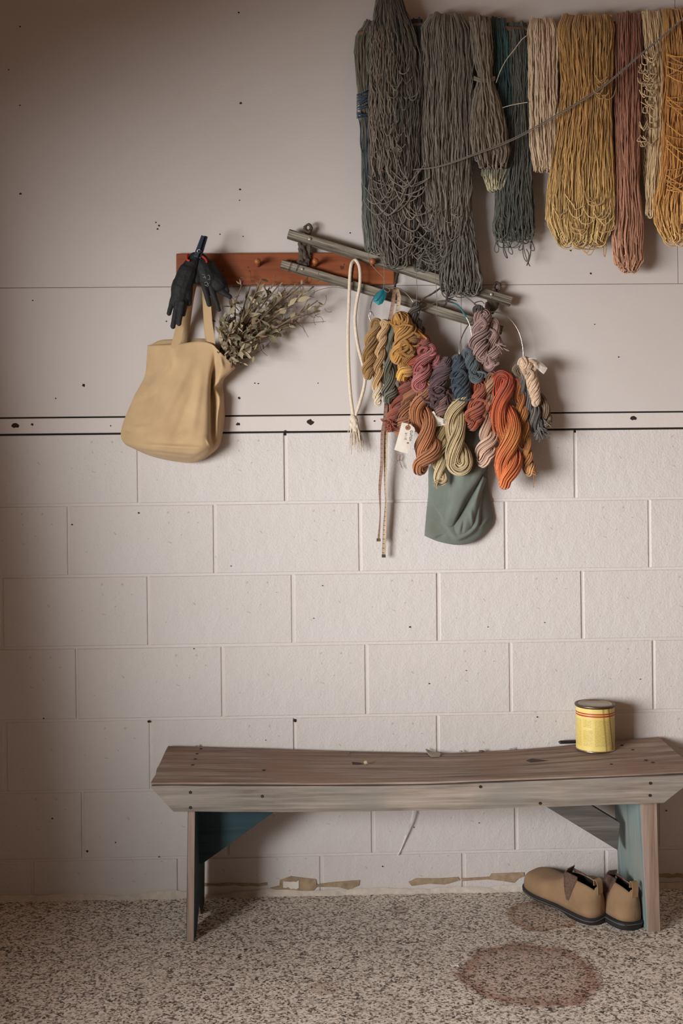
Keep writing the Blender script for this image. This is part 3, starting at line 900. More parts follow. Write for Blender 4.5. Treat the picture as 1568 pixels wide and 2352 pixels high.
# ------------------------------------------------------------------ peg rail
M_RAIL = m_wood('orange_stained_pine', '6f3418', '8c4a26', '9c5a32', 0, 0.55, 0.5, 0.12)
M_PEG = m_wood('peg_wood', '7d4420', '9c5c30', 'b0703f', 1, 1.0, 0.5, 0.1)
rail = thing('peg_rail', 'orange stained wooden peg rail fixed to the plywood wall', 'peg rail', loc=W(655, 616, 0.01))
A = [(404, 582), (905, 579), (905, 652), (404, 655)]
bm = prism(Wp([(x, y, 0.029) for x, y in A]), Wp([(x, y, 0.029) for x, y in A]) + np.array([0, 0.0195, 0]))
bevel(bm, 0.003, 2)
child(bm_obj('board', bm, M_RAIL), rail)
def lathe(prof, seg=14):
    """profile (r, h) turned round z"""
    bm = bmesh.new(); rings = []
    for r, h in prof:
        rings.append([bm.verts.new((r * math.cos(2 * math.pi * k / seg), r * math.sin(2 * math.pi * k / seg), h)) for k in range(seg)])
    for i in range(len(rings) - 1):
        for k in range(seg):
            bm.faces.new((rings[i][k], rings[i][(k + 1) % seg], rings[i + 1][(k + 1) % seg], rings[i + 1][k]))
    bm.faces.new(list(reversed(rings[0]))); bm.faces.new(rings[-1])
    bmesh.ops.recalc_face_normals(bm, faces=bm.faces)
    return bm
pb = lathe([(0.006, 0), (0.0055, 0.012), (0.006, 0.030), (0.0085, 0.036), (0.0088, 0.041), (0.0065, 0.045), (0.002, 0.0465)])
pme = bpy.data.meshes.new('peg'); pb.to_mesh(pme); pb.free(); pme.materials.append(M_PEG)
pme.polygons.foreach_set('use_smooth', [True] * len(pme.polygons))
for x in (463, 596, 727, 857):
    o = bpy.data.objects.new('peg', pme); COL.objects.link(o)
    o.location = W(x - 3, 609, 0.029); o.rotation_euler = (math.radians(86), 0, 0); child(o, rail)
M_RKNOT = m_plain('pine_knot', '4d2410', 0.6, var=0.3, scale=120)
for x, y, r in ((512, 622, 3.2), (785, 615, 7), (570, 614, 3), (790, 607, 2.5), (573, 623, 2.4)):
    o = bpy.data.objects.new('knot', blob_mesh(int(x))); COL.objects.link(o); o.data.materials.append(M_RKNOT)
    o.location = W(x, y, 0.0288); o.scale = (r * PM(), 0.0012, r * PM()); child(o, rail)

# ------------------------------------------------------------------ weathered slat rack hung askew
M_GREYW = m_wood('grey_driftwood', '2a251f', '665e52', '968d7d', 0, 1.5, 0.9, 1.0, lo=0.40, hi=0.61)
M_ROOT = m_plain('gnarled_root', '4d4036', 0.85, var=0.4, scale=70, bump=0.5)
M_BOLT = m_plain('pale_bolt', 'b4aa98', 0.45, 0.5, 0.08)
M_TWIG = m_plain('dark_twig', '44352d', 0.85, var=0.35, scale=90, bump=0.5)
rack = thing('slat_rack', 'tilted rack of two grey weathered slats joined by gnarled brackets', 'rack', loc=W(910, 640, 0.06))
def slat(tl, tr, br, bl, d0, d1, seed):
    n = 40; bm = bmesh.new(); rings = []
    L0 = np.array([tl, bl], float); R0 = np.array([tr, br], float)
    a = W((tl[0] + bl[0]) / 2, (tl[1] + bl[1]) / 2, d1); b_ = W((tr[0] + br[0]) / 2, (tr[1] + br[1]) / 2, d1)
    ax = (b_ - a); Ln = np.linalg.norm(ax); ax /= Ln
    up = np.cross(ax, [0, 1, 0]); up /= np.linalg.norm(up)
    hw = 0.5 * np.linalg.norm(W(*tl, d1) - W(*bl, d1))
    if up[2] < 0: up = -up
    ang = math.atan2(-ax[2], ax[0])
    for i in range(n + 1):
        s = i / n * Ln; ring = []
        for (v, dd) in ((1, 0), (0.35, 0), (-0.35, 0), (-1, 0), (-1, 1), (1, 1)):
            j = 0.0012 * mnoise.noise(Vector((s * 25, v * 3 + seed, dd * 4)))
            e = 0.004 * mnoise.noise(Vector((v * 5, seed, dd))) if i in (0, n) else 0
            ring.append(bm.verts.new((s + e, (-(d1 - d0) / 2 if dd == 0 else (d1 - d0) / 2) + (j * 0.8 if dd == 0 else 0), v * hw + j)))
        rings.append(ring)
    for i in range(n):
        for k in range(6): bm.faces.new((rings[i][k], rings[i + 1][k], rings[i + 1][(k + 1) % 6], rings[i][(k + 1) % 6]))
    bm.faces.new(rings[0]); bm.faces.new(list(reversed(rings[-1])))
    o = bm_obj('slat', bm, M_GREYW)
    o.location = (a[0], -(d0 + d1) / 2, a[2]); o.rotation_euler = (0, ang, 0)
    return child(o, rack)
slat((664.5, 526), (1177, 683.5), (1172, 701), (659, 546), 0.034, 0.052, 1.0)
slat((648, 596), (1157, 748), (1151, 768), (644, 615), 0.035, 0.053, 4.0)
def bracket(loop_c, loop_r, body, seed):
    bm = bmesh.new()
    cx, cy = loop_c
    for k in range(9):
        a0, a1 = 2 * math.pi * k / 9, 2 * math.pi * (k + 1) / 9
        p = W(cx + loop_r[0] * math.cos(a0), cy + loop_r[1] * math.sin(a0), 0.038); q = W(cx + loop_r[0] * math.cos(a1), cy + loop_r[1] * math.sin(a1), 0.038)
        capsule(bm, p, q, 0.0042, 0.0042, 1.1, 8)
    rr = random.Random(seed)
    for (x0, y0, x1, y1, r0, r1) in body:
        capsule(bm, W(x0, y0, 0.037 + rr.uniform(-0.004, 0.008)), W(x1, y1, 0.037 + rr.uniform(-0.004, 0.008)), r0 * PM(), r1 * PM(), 0.9, 8)
    return child(remeshed('bracket', bm, M_ROOT, None, 0.0015, 2, 0.0042, 95), rack)
bracket((707, 525), (7, 9), [(708, 534, 706, 552, 6, 7), (706, 550, 692, 572, 7, 5), (692, 565, 706, 596, 5, 6), (688, 560, 693, 604, 4, 6), (714, 556, 700, 585, 5, 5), (700, 585, 706, 608, 5, 5), (710, 560, 712, 600, 3.5, 3.5), (684, 602, 700, 608, 5, 7)], 1)
bracket((1141, 658), (6.5, 9), [(1134, 666, 1128, 684, 5, 7), (1126, 690, 1134, 706, 8, 9), (1140, 694, 1130, 712, 7, 7), (1118, 700, 1130, 716, 6, 6)], 2)
def bolt(x, y, d, r):
    b = lathe([(r, 0), (r, 0.0015), (r * 0.75, 0.003), (r * 0.2, 0.0036)], 12)
    o = bm_obj('bolt', b, M_BOLT, None, True); o.location = W(x, y, d); o.rotation_euler = (math.pi / 2, 0, 0); child(o, rack)
bolt(711, 549, 0.0525, 0.0048); bolt(694, 618, 0.0535, 0.0042); bolt(1128, 676, 0.0525, 0.0045)
# thin wire wound round the left end of the lower slat
wp = []
for x in (664, 682):
    wp.append(spline(Wp([(x + 4, 600, 0.033), (x + 5, 601, 0.0545), (x - 2, 622, 0.0545), (x - 2, 624, 0.033)]), 16))
child(tube_obj('binding_wire', wp, 0.0009, M_TWIG, None, 5), rack)
# dark forked twigs used as hooks on the rack
def twig(paths):
    P = [spline(Wp([(x, y, dd - 0.024) for x, y, dd in p]), 18) for p in paths]
    R = []
    for k, p in enumerate(P):
        r = np.linspace(0.0042, 0.0026, 18) if k == 0 else np.linspace(0.0030, 0.0016, 18)
        R.append(r * (1 + 0.18 * np.sin(np.arange(18) * 1.9 + k)))
    child(tube_obj('twig_hook', P, R, M_TWIG, None, 7), rack)
twig([[(913, 628, 0.070), (909, 645, 0.080), (906, 662, 0.088), (904, 690, 0.086)]])
twig([[(1034, 652, 0.074), (1030, 668, 0.088), (1026, 682, 0.094), (1023, 698, 0.09), (1010, 703, 0.09)],
      [(1026, 690, 0.094), (1036, 688, 0.096), (1048, 691, 0.095)], [(1012, 661, 0.088), (990, 676, 0.092), (972, 686, 0.094), (962, 700, 0.092)],
      [(1008, 655, 0.078), (1030, 655, 0.078)]])
twig([[(811, 606, 0.080), (809, 622, 0.082), (807, 648, 0.080)]])

# ------------------------------------------------------------------ wire rings
DSH = 0.026
M_WIRE = NT('bare_steel_wire', 0.28, 1.0).base(lin('b9b2a8'))
def ring(pts, r, label, wraps=()):
    root = thing('wire_ring', label, 'wire ring', 'bent wire rings hung from the rack', loc=W(pts[0][0], pts[0][1], 0.1 - DSH))
    p = spline(Wp([(x, y, dd - DSH) for x, y, dd in pts]), 90)
    child(tube_obj('wire', [p], r, M_WIRE, None, 8), root)
    for a, b, c in wraps:
        i0, i1 = int(a * 89), int(b * 89) + 1
        child(tube_obj('wrapping', [p[i0:i1]], r * 1.5, YARN, None, 8, [lin(c)]), root)
    return root
ring([(858, 726, .100), (854, 718, .102), (849, 716, .102), (848, 730, .100), (856, 746, .098), (868, 760, .098), (885, 772, .098), (915, 782, .098), (942, 768, .098), (956, 738, .098), (955, 712, .098), (946, 690, .1), (930, 672, .102), (910, 661, .103), (890, 660, .103), (868, 672, .103), (854, 692, .102), (850, 712, .102), (851, 724, .1)], 0.0016,
     'left steel wire ring with a hooked end under the teal label')
ring([(1040, 694, .099), (1020, 690, .098), (1000, 695, .097), (978, 706, .096), (964, 714, .094), (962, 745, .096), (975, 790, .098), (1000, 822, .098), (1035, 838, .098), (1066, 822, .098), (1082, 786, .100), (1080, 752, .101), (1070, 728, .101), (1052, 702, .100), (1030, 693, .100), (1012, 694, .099)], 0.0015,
     'middle steel wire ring partly wrapped in teal and navy yarn', [(0.80, 0.90, '2a6a72'), (0.90, 0.96, '3a3a44')])
ring([(1096, 712, .104), (1090, 706, .104), (1090, 696, .104), (1105, 692, .104), (1112, 698, .102)], 0.0013, 'small bent wire hook where the right rings meet')
ring([(1018, 664, .098), (1040, 669, .100), (1066, 680, .102), (1088, 696, .102), (1100, 707, .100), (1094, 722, .1), (1076, 745, .1), (1062, 770, .1), (1055, 795, .1), (1056, 820, .1), (1070, 850, .1), (1100, 876, .1), (1140, 890, .1), (1180, 880, .1), (1200, 850, .1), (1202, 825, .1), (1199, 790, .102), (1190, 760, .102), (1172, 734, .102), (1148, 719, .102), (1122, 716, .1), (1104, 718, .1)], 0.0016,
     'right steel wire ring arching out over the orange skein')

# ------------------------------------------------------------------ small twisted skeins
def skein(label, pts, width, c1, c2=None, tw=2.0, d=0.115, n=13, plies=2, seed=0, tail=None, grad=None, name='yarn_skein', fuzz=0.0, shine=1.0, tuft=None, bulge=0.18, ph=0.0, messy=0):
    rng = np.random.default_rng(seed + 100)
    c1 = yc(c1); c2 = yc(c2) if c2 is not None else c1 * 0.8; n = int(n * 2.1)
    K = 40
    p = np.array([q[:2] for q in pts], float); ds = np.array([(q[2] if len(q) > 2 else d) for q in pts], float) - DSH; d = d - DSH
    C2 = spline(p, K); D = spline(ds, K)[:, 0]
    Wd = spline(np.array(width, float), K)[:, 0] if hasattr(width, '__len__') else np.full(K, float(width))
    Wd = Wd * PM(d)
    Cw = W(C2[:, 0], C2[:, 1], D)
    T = np.gradient(Cw, axis=0); T /= np.linalg.norm(T, axis=1, keepdims=True)
    Nn = np.cross(T, [0, 1, 0]); Nn /= np.linalg.norm(Nn, axis=1, keepdims=True)
    Yy = np.tile([0, -1.0, 0], (K, 1))
    s = np.linspace(0, 1, K)
    P, Cc, Rr = [], [], []
    a, b = 0.235, 0.285
    def lobe(phase):
        th = ph + phase + 2 * math.pi * tw * s
        sq = 0.9
        off = a * Wd[:, None] * (np.cos(th)[:, None] * Nn + sq * np.sin(th)[:, None] * Yy)
        return Cw + off
    groups = [(0, math.pi)] if plies == 2 else [(0, math.pi), (math.pi / 2, 3 * math.pi / 2)]
    for (pa, pb_) in groups:
        A_, B_ = lobe(pa), lobe(pb_)
        def cap(p0, p1, t, w):
            ang = np.linspace(0, math.pi, 15)[1:-1]
            mid = (p0 + p1) / 2; h = (p0 - p1) / 2
            return mid + np.cos(ang)[:, None] * h + np.sin(ang)[:, None] * t * w * 0.26
        path = np.concatenate([A_, cap(A_[-1], B_[-1], T[-1], Wd[-1]), B_[::-1], cap(B_[0], A_[0], -T[0], Wd[0]), A_[:3]])
        pw = np.concatenate([Wd, np.full(13, Wd[-1]), Wd[::-1], np.full(13, Wd[0]), Wd[:3]])
        ps = np.concatenate([s, np.full(13, 1.0), s[::-1], np.full(13, 0.0), s[:3]])
        M = len(path)
        # parallel-transport frame
        tg = np.gradient(path, axis=0); tg /= np.linalg.norm(tg, axis=1, keepdims=True)
        n0 = np.cross(tg[0], [0, 1, 0.1]); n0 /= np.linalg.norm(n0); fr_n = [n0]
        for i in range(1, M):
            q = fr_n[-1] - tg[i] * np.dot(fr_n[-1], tg[i]); fr_n.append(q / np.linalg.norm(q))
        fn = np.array(fr_n); fb = np.cross(tg, fn)
        rp = b * pw * (0.86 if plies > 2 else 1.0) * (1 + bulge * 0.3 * np.sin(np.arange(M) * 0.35 + seed))
        tone = None
        if grad:
            gs = [(q, yc(c)) for q, c in grad]
            tone = np.stack([np.interp(ps, [q for q, _ in gs], [k[j] for _, k in gs]) for j in range(3)], 1)
        sr = math.pi * np.mean(rp) / n * 1.06
        for i in range(n):
            th0 = 2 * math.pi * i / n + rng.normal(0, 0.08)
            drift = 0.0035 * np.cumsum(np.ones(M)) * rng.uniform(0.7, 1.3) * 10
            jit = 1 + 0.07 * np.sin(np.arange(M) * rng.uniform(0.12, 0.4) + rng.uniform(0, 6))
            ang = th0 + drift
            q = path + (rp * jit - sr * 0.5)[:, None] * (np.cos(ang)[:, None] * fn + np.sin(ang)[:, None] * fb)
            P.append(q); Rr.append(np.full(M, sr))
            f = rng.random()
            base = tone * rng.uniform(0.74, 1.12) if tone is not None else np.tile(mixc(c1, c2, f * f) * rng.uniform(0.76, 1.12), (M, 1))
            Cc.append(base)
        P.append(path); Rr.append(rp * 0.84); Cc.append((tone if tone is not None else np.tile(c1 * 0.9 + c2 * 0.1, (M, 1))) * 0.62)
    # flyaway ends
    def fly(x, y, ang, L_, dd, r=None):
        q = np.linspace(0, 1, 8)
        bend = rng.normal(0, 0.5)
        px = x + L_ * q * math.cos(ang) + bend * L_ * 0.4 * q * q; py = y + L_ * q * math.sin(ang) + 0.25 * L_ * q * q
        P.append(W(px, py, dd + 0.006 * np.sin(q * 3))); Rr.append(np.full(8, r or sr)); Cc.append(np.tile(mixc(c1, c2, rng.random() * 0.6) * rng.uniform(0.9, 1.15), (8, 1)))
    if tuft:
        for (x, y, a0, a1, L0, cnt) in tuft:
            for _ in range(cnt):
                fly(x + rng.normal(0, 2), y + rng.normal(0, 2), rng.uniform(a0, a1), L0 * rng.uniform(0.6, 1.1), d + rng.uniform(-0.004, 0.016))
    if messy:
        for _ in range(messy):
            i = rng.integers(1, K - 1); x, y = C2[i]; wpx = Wd[i] / PM(d)
            cx_, cy_ = x + rng.uniform(-0.42, 0.42) * wpx, y + rng.uniform(-6, 6)
            q = np.linspace(0, 1, 14); rad = rng.uniform(0.2, 0.42) * wpx; a0 = rng.uniform(0, 6.28); sw = rng.uniform(1.6, 3.2); tl_ = rng.uniform(0.45, 1.0)
            for m_ in range(5):
                rr_ = rad + m_ * 1.3
                P.append(W(cx_ + rr_ * np.cos(a0 + sw * q), cy_ + rr_ * tl_ * np.sin(a0 + sw * q), D[i] + Wd[i] * 0.46 + 0.003 * np.sin(q * 3.1) + (2 - abs(m_ - 2)) * 0.0006)); Rr.append(np.full(14, 0.0006))
                Cc.append(np.tile(mixc(c1, c2, rng.random() * 0.7) * rng.uniform(0.8, 1.15), (14, 1)))
    if fuzz:
        for _ in range(int(fuzz)):
            i = rng.integers(2, K - 2); side = rng.choice([-1, 1])
            x, y = C2[i]
            fly(x + side * Wd[i] / PM(d) * rng.uniform(0.25, 0.5), y, rng.uniform(0, 6.28), rng.uniform(6, 13), D[i] + rng.uniform(-0.004, 0.012), 0.00045)
    M8 = []
    v, q, c = [], [], []
    base = 0
    vv, qq, cc = tubes(P, Rr, 4, Cc)
    root = thing(name, label, 'yarn skein', 'small dyed skeins hung on the wire rings', loc=Cw[0])
    child(link_mesh('strands', np_mesh(name, vv, qq, cc), YARN), root)['kind'] = 'stuff'
    if tail:
        tp_ = spline(Wp([(x, y, d + 0.004) for x, y in tail]), 16)
        child(tube_obj('tie_end', [tp_], 0.0009, YARN, None, 4, [c1 * 0.8]), root)
    return root
PI = math.pi
# back row: larger skeins below
skein('brick red skein ending in a frayed pompom, left of the tan twist', [(935, 880, .10), (918, 915, .10), (905, 950, .105), (898, 975, .108)], [34, 34, 30, 30], '9a4a30', '7d3722', 2.0, seed=1, messy=2, tuft=[(897, 976, 0.0, 6.28, 13, 70)])
skein('tan brown loosely twisted skein behind the cutch tag', [(950, 892, .105), (936, 925, .108), (930, 960, .112), (918, 985, .112)], [30, 36, 38, 30], 'a8693f', '8f5530', 1.6, seed=2, n=16)
skein('large caramel skein twisted into a plump drop, right of the cutch tag', [(974, 895, .112), (962, 935, .118), (978, 985, .124), (982, 1030, .124), (966, 1068, .122)], [46, 52, 52, 58, 44], 'c07f50', 'a5673a', 1.35, seed=3, n=22, d=0.118)
skein('pale yellow-green skein hanging behind the cream one', [(1010, 975, .108), (1013, 1015, .11), (1008, 1055, .112), (1012, 1098, .112)], [36, 34, 34, 32], 'b5a276', '9c8a62', 1.5, seed=4, n=15, grad=[(0, 'a89462'), (0.5, 'b5a276'), (1, 'd6c6a0')], tuft=[(1006, 1108, 1.5, 4.2, 12, 12)])
skein('large cream skein with a fat rounded lower loop over the green pouch', [(1057, 912, .116), (1044, 955, .120), (1046, 1010, .126), (1054, 1060, .126)], [42, 46, 54, 60], 'd0bf97', 'b3a078', 0.95, seed=5, n=22, ph=0.6)
skein('rust red skein ending in a loose round bundle above the pouch', [(1100, 888, .112), (1098, 920, .118), (1090, 950, .124), (1086, 968, .124)], [36, 40, 46, 40], 'b25a38', '93401f', 1.2, seed=6, messy=2, n=18)
skein('beige pink skein twisted like a rope beside the big orange one', [(1126, 868, .108), (1118, 915, .112), (1116, 965, .116), (1122, 1010, .118), (1112, 1050, .118)], [34, 36, 34, 44, 46], 'c4a08c', 'a98470', 2.2, seed=7, n=14, grad=[(0, 'a77f5f'), (0.35, 'bd927a'), (0.5, 'a9755c'), (0.62, 'cbaa98'), (1, 'd8b7a4')])
skein('biggest skein, bright orange mohair hanging in a thick twist', [(1152, 878, .112), (1150, 930, .122), (1166, 995, .128), (1168, 1050, .128), (1160, 1102, .124)], [54, 62, 62, 64, 44], 'd0622a', 'b84f20', 1.25, seed=8, n=26, grad=[(0, 'b8441c'), (0.22, 'cc5c2c'), (0.4, 'c9652c'), (0.55, 'd98a3c'), (0.75, 'd6743f'), (0.9, 'e07a34'), (1, 'e8803c')], fuzz=90, d=0.12)
skein('slim amber rope-twisted skein along the right of the orange one', [(1184, 880, .108), (1196, 930, .112), (1202, 985, .114), (1210, 1040, .114), (1214, 1078, .112)], [24, 28, 28, 26, 30], 'c07d3c', '9c5c26', 3.2, seed=9, n=12, grad=[(0, 'b4622c'), (0.4, 'c08038'), (0.8, 'cc8f50'), (0.93, '9c6434'), (1, 'd8a868')], tail=[(1224, 1086), (1226, 1100), (1225, 1120)], tuft=[(1222, 1084, -0.9, 0.5, 14, 8)])
skein('dark grey skein with a bushy end, right of the amber rope', [(1190, 868, .102), (1205, 905, .104), (1222, 945, .106), (1236, 980, .106)], [32, 34, 36, 40], '6f6c68', '57555a', 1.6, seed=10, n=15, tuft=[(1240, 985, 0.2, 2.4, 20, 50)])
skein('taupe brown skein mostly hidden behind the white braided one', [(1192, 852, .108), (1212, 872, .106), (1232, 905, .1), (1250, 945, .098), (1256, 968, .096)], [30, 30, 28, 30, 24], '8f7a66', '74624f', 1.6, seed=11, n=14, tuft=[(1258, 972, 0, 6.28, 9, 16)])
skein('white and blush braided skein with a paper tag at its top', [(1206, 836, .116), (1218, 862, .118), (1226, 895, .12), (1230, 922, .12)], [34, 32, 28, 24], 'd8c0aa', 'c9aa92', 2.4, plies=4, seed=12, messy=3, n=8)
# front row on the left ring
skein('ochre skein, leftmost of the small skeins', [(864, 744, .108), (852, 785, .112), (846, 830, .114), (845, 858, .114)], [26, 32, 32, 28], 'ab8449', '8c6834', 1.7, seed=13, n=13)
skein('cream and peach two-tone skein, second from the left', [(882, 746, .112), (874, 795, .114), (868, 850, .114), (866, 900, .112), (868, 924, .11)], [24, 26, 26, 24, 16], 'd6bd94', 'c2a06c', 3.0, seed=14, n=10, grad=[(0, 'd2b388'), (0.5, 'd0a872'), (0.65, 'd4ae78'), (0.72, 'e2d2b4'), (1, 'e4d8c0')])
skein('sage grey green skein hanging below the cream and mustard ones', [(900, 748, .106), (896, 795, .106), (892, 850, .108), (896, 890, .112), (892, 912, .112)], [20, 22, 30, 36, 32], '76776a', '5a5d52', 1.8, seed=15, n=12)
skein('tiny plum ball of yarn tucked behind the mustard skein', [(907, 746, .104), (908, 758, .104), (909, 766, .104)], [14, 15, 12], '4a2f3c', '3a2530', 0.6, seed=16, n=9)
skein('bunched mustard skein at the centre of the left ring', [(922, 740, .116), (932, 762, .122), (926, 790, .126), (916, 815, .126)], [48, 54, 46, 42], 'bd8a33', 'a06f22', 1.0, plies=4, seed=17, messy=5, n=9, tuft=[(958, 760, -0.6, 1.3, 24, 8)])
skein('second mustard skein crossing over, ending in an ochre knot', [(955, 770, .12), (940, 785, .126), (936, 810, .128), (934, 832, .126)], [30, 34, 36, 32], 'b07d2e', '94651f', 0.9, seed=18, messy=3, n=14)
skein('burnt orange and yellow skein peeking out below the mustard ones', [(950, 815, .114), (938, 838, .116), (926, 858, .118)], [40, 42, 40], 'c4662c', 'b24f22', 0.8, seed=19, n=15, grad=[(0, 'a8401f'), (0.45, 'c2552a'), (0.62, 'd89c3a'), (1, 'e0ae46')])
skein('brick red short skein beside the pink one', [(968, 786, .116), (966, 806, .118), (955, 835, .116)], [38, 36, 34], 'a44a34', '88371f', 0.9, seed=20, n=14)
skein('pink skein with loose drooping strands', [(985, 806, .122), (972, 832, .126), (965, 862, .126), (962, 882, .124)], [34, 40, 42, 34], 'b8686c', '9f5058', 1.0, seed=21, messy=3, n=15, tuft=[(962, 872, 1.0, 2.2, 22, 26)])
skein('dusty rose knot between the pink and plum skeins', [(998, 818, .118), (1004, 832, .118), (990, 846, .116)], [22, 22, 20], 'a95f66', '8d4a54', 0.8, seed=22, messy=2, n=10)
skein('plum purple skein with shaggy lower end', [(1022, 840, .118), (1008, 868, .122), (1000, 900, .122), (996, 918, .12)], [40, 44, 42, 38], '5f3f48', '4a303a', 1.3, seed=23, messy=4, n=14, plies=4, tuft=[(990, 905, 1.0, 2.3, 24, 20), (1026, 900, 0.8, 2.0, 26, 20)])
skein('mauve grey fuzzy skein just above the small paper tag', [(1018, 905, .112), (1014, 932, .116), (1010, 952, .116)], [30, 34, 30], '8c6a62', '735650', 0.9, seed=24, n=16, fuzz=24)
skein('navy blue skein, darkest of the middle ring', [(1052, 832, .118), (1054, 860, .12), (1058, 890, .12), (1062, 912, .118)], [36, 42, 44, 40], '35475a', '26323f', 1.4, seed=25, messy=4, n=12, plies=4)
skein('steel blue skein with an open looped end', [(1074, 815, .118), (1082, 838, .122), (1092, 862, .124)], [30, 34, 36], '5a6a74', '47555f', 1.0, seed=26, messy=2, n=14)
skein('muted violet grey skein beside the lilac cluster', [(1078, 798, .112), (1086, 815, .114), (1092, 828, .114)], [20, 22, 20], '7c646c', '655058', 0.8, seed=27, n=11)
skein('dusty lilac skein, tallest of the right ring, hanging in plump twists', [(1108, 728, .116), (1106, 758, .122), (1100, 790, .124), (1104, 815, .122)], [38, 42, 44, 38], 'a88a88', '8e7270', 1.5, seed=28, messy=3, n=15)
skein('pale lilac skein with fanned loose loops on the right', [(1132, 745, .112), (1136, 780, .118), (1132, 812, .118), (1124, 836, .116)], [28, 34, 38, 34], 'a88d8b', '937674', 1.1, seed=29, messy=3, n=13, tuft=[(1140, 790, -0.4, 0.9, 22, 26), (1118, 812, 0.9, 2.2, 22, 20)])
skein('dark brown wrapped knot on top of the lilac skein', [(1098, 712, .112), (1106, 718, .114), (1112, 726, .112)], [24, 26, 20], '4a3a38', '382b2a', 0.8, seed=30, n=12)
skein('dark brown twisted root-like skein above the mustard bunch', [(955, 704, .104), (948, 722, .108), (955, 742, .108), (966, 758, .106)], [22, 24, 28, 22], '44372d', '33291f', 1.4, seed=31, n=9)
# ------------------------------------------------------------------ paper tags, label, tape, cord
def sheet(poly, d, th, m, name, parent=None, curl=0.0):
    """thin paper or cloth piece following a picture outline, fanned from its centre"""
    p = np.array(poly, float); c = p.mean(0); n = len(p)
    bm = bmesh.new()
    F, Bk = [], []
    for k in (1.0, 0.5):
        q = c + (p - c) * k
        dd = d + curl * (1 - k) * 2
        F.append([bm.verts.new(tuple(W(x, y, dd))) for x, y in q])
        Bk.append([bm.verts.new(tuple(W(x, y, dd - th))) for x, y in q])
    cf = bm.verts.new(tuple(W(c[0], c[1], d + curl * 1.3))); cb = bm.verts.new(tuple(W(c[0], c[1], d + curl * 1.3 - th)))
    for i in range(n):
        j = (i + 1) % n
        bm.faces.new((F[0][i], F[0][j], F[1][j], F[1][i])); bm.faces.new((Bk[0][j], Bk[0][i], Bk[1][i], Bk[1][j]))
        bm.faces.new((F[1][i], F[1][j], cf)); bm.faces.new((Bk[1][j], Bk[1][i], cb))
        bm.faces.new((F[0][j], F[0][i], Bk[0][i], Bk[0][j]))
    o = bm_obj(name, bm, m)
    return child(o, parent) if parent else o
M_PAPER = m_plain('cream_paper', 'd6cdc0', 0.8, var=0.05, scale=60)
M_INK = m_plain('dark_ink', '2d211c', 0.8)
M_INKB = m_plain('brown_ink', '8a6250', 0.8)
M_EYE = m_plain('tag_eyelet', '96603f', 0.7)
def lettering(txt, px, py, d, h_px, rot, m, parent):
    cu = bpy.data.curves.new('lettering', 'FONT'); cu.body = txt; cu.size = h_px * PM(d) * 1.38; cu.extrude = 0.00015
    cu.align_x = 'CENTER'; cu.align_y = 'CENTER'
    tmp = bpy.data.objects.new('tmp', cu); COL.objects.link(tmp)
    bpy.context.view_layer.update()
    me = bpy.data.meshes.new_from_object(tmp.evaluated_get(bpy.context.evaluated_depsgraph_get()))
    bpy.data.objects.remove(tmp)
    o = link_mesh('lettering', me, m)
    o.location = W(px, py, d); o.rotation_euler = Euler((math.pi / 2, 0, 0)).to_matrix().to_4x4().to_euler()
    o.rotation_euler = (Matrix.Rotation(-rot, 3, 'Y').inverted() @ Euler((math.pi / 2, 0, 0)).to_matrix()).to_euler()
    return child(o, parent)
TD = 0.128
t1 = thing('paper_tag', 'cream paper tag with a brown eyelet lettered CUTCH in dark ink', 'tag', 'paper tags tied to the skeins', loc=W(936, 976, TD))
sheet([(922.6, 970), (941, 974), (951, 982), (953, 988), (944.5, 1015), (936.5, 1042), (920, 1038), (905, 1033), (914, 1002)], TD, 0.0007, M_PAPER, 'paper', t1, 0.001)
def disc(px, py, d, r_px, m, name, parent, hole=0.0):
    bm = bmesh.new(); n = 14; r = r_px * PM(d)
    o_ = [bm.verts.new((r * math.cos(2 * PI * k / n), 0, r * math.sin(2 * PI * k / n))) for k in range(n)]
    f_ = [bm.verts.new((r * 0.95 * math.cos(2 * PI * k / n), -0.0006, r * 0.95 * math.sin(2 * PI * k / n))) for k in range(n)]
    for k in range(n): bm.faces.new((o_[k], o_[(k + 1) % n], f_[(k + 1) % n], f_[k]))
    if hole:
        i_ = [bm.verts.new((r * hole * math.cos(2 * PI * k / n), -0.0006, r * hole * math.sin(2 * PI * k / n))) for k in range(n)]
        for k in range(n): bm.faces.new((f_[k], f_[(k + 1) % n], i_[(k + 1) % n], i_[k]))
    else: bm.faces.new(f_)
    o = bm_obj(name, bm, m); o.location = W(px, py, d); return child(o, parent)
disc(935.8, 982.4, TD + 0.0016, 5.8, M_EYE, 'eyelet', t1, 0.3); disc(935.8, 982.4, TD + 0.0014, 1.8, M_INK, 'eyelet_hole', t1)
disc(935.5, 1017.5, TD + 0.0022, 1.9, m_plain('red_dot', 'a0503e', 0.8), 'dot', t1)
lettering('CUTCH', 942.6, 1001, TD + 0.0024, 5.2, math.radians(98), M_INK, t1)
lettering('2/1-10', 931, 1002, TD + 0.0024, 4.6, math.radians(98), M_INKB, t1)
child(tube_obj('string', [spline(Wp([(942, 922, TD + .002), (941, 945, TD + .004), (938, 965, TD + .004), (936, 982, TD + .002)]), 16)], 0.0009, YARN, None, 5, [lin('b07a48')]), t1)
t2 = thing('paper_tag', 'white paper tag folded under the mauve skein', 'tag', 'paper tags tied to the skeins', loc=W(1005, 960, 0.1))
sheet([(987, 948), (996, 944), (1004, 956), (1014, 960), (1025, 964), (1026, 975), (1008, 979), (991, 982)], 0.104, 0.0007, M_PAPER, 'paper', t2, 0.002)
lettering('1/4', 1008, 973, 0.1085, 5.0, math.radians(95), M_INKB, t2)
sq = np.linspace(0, 1, 30)
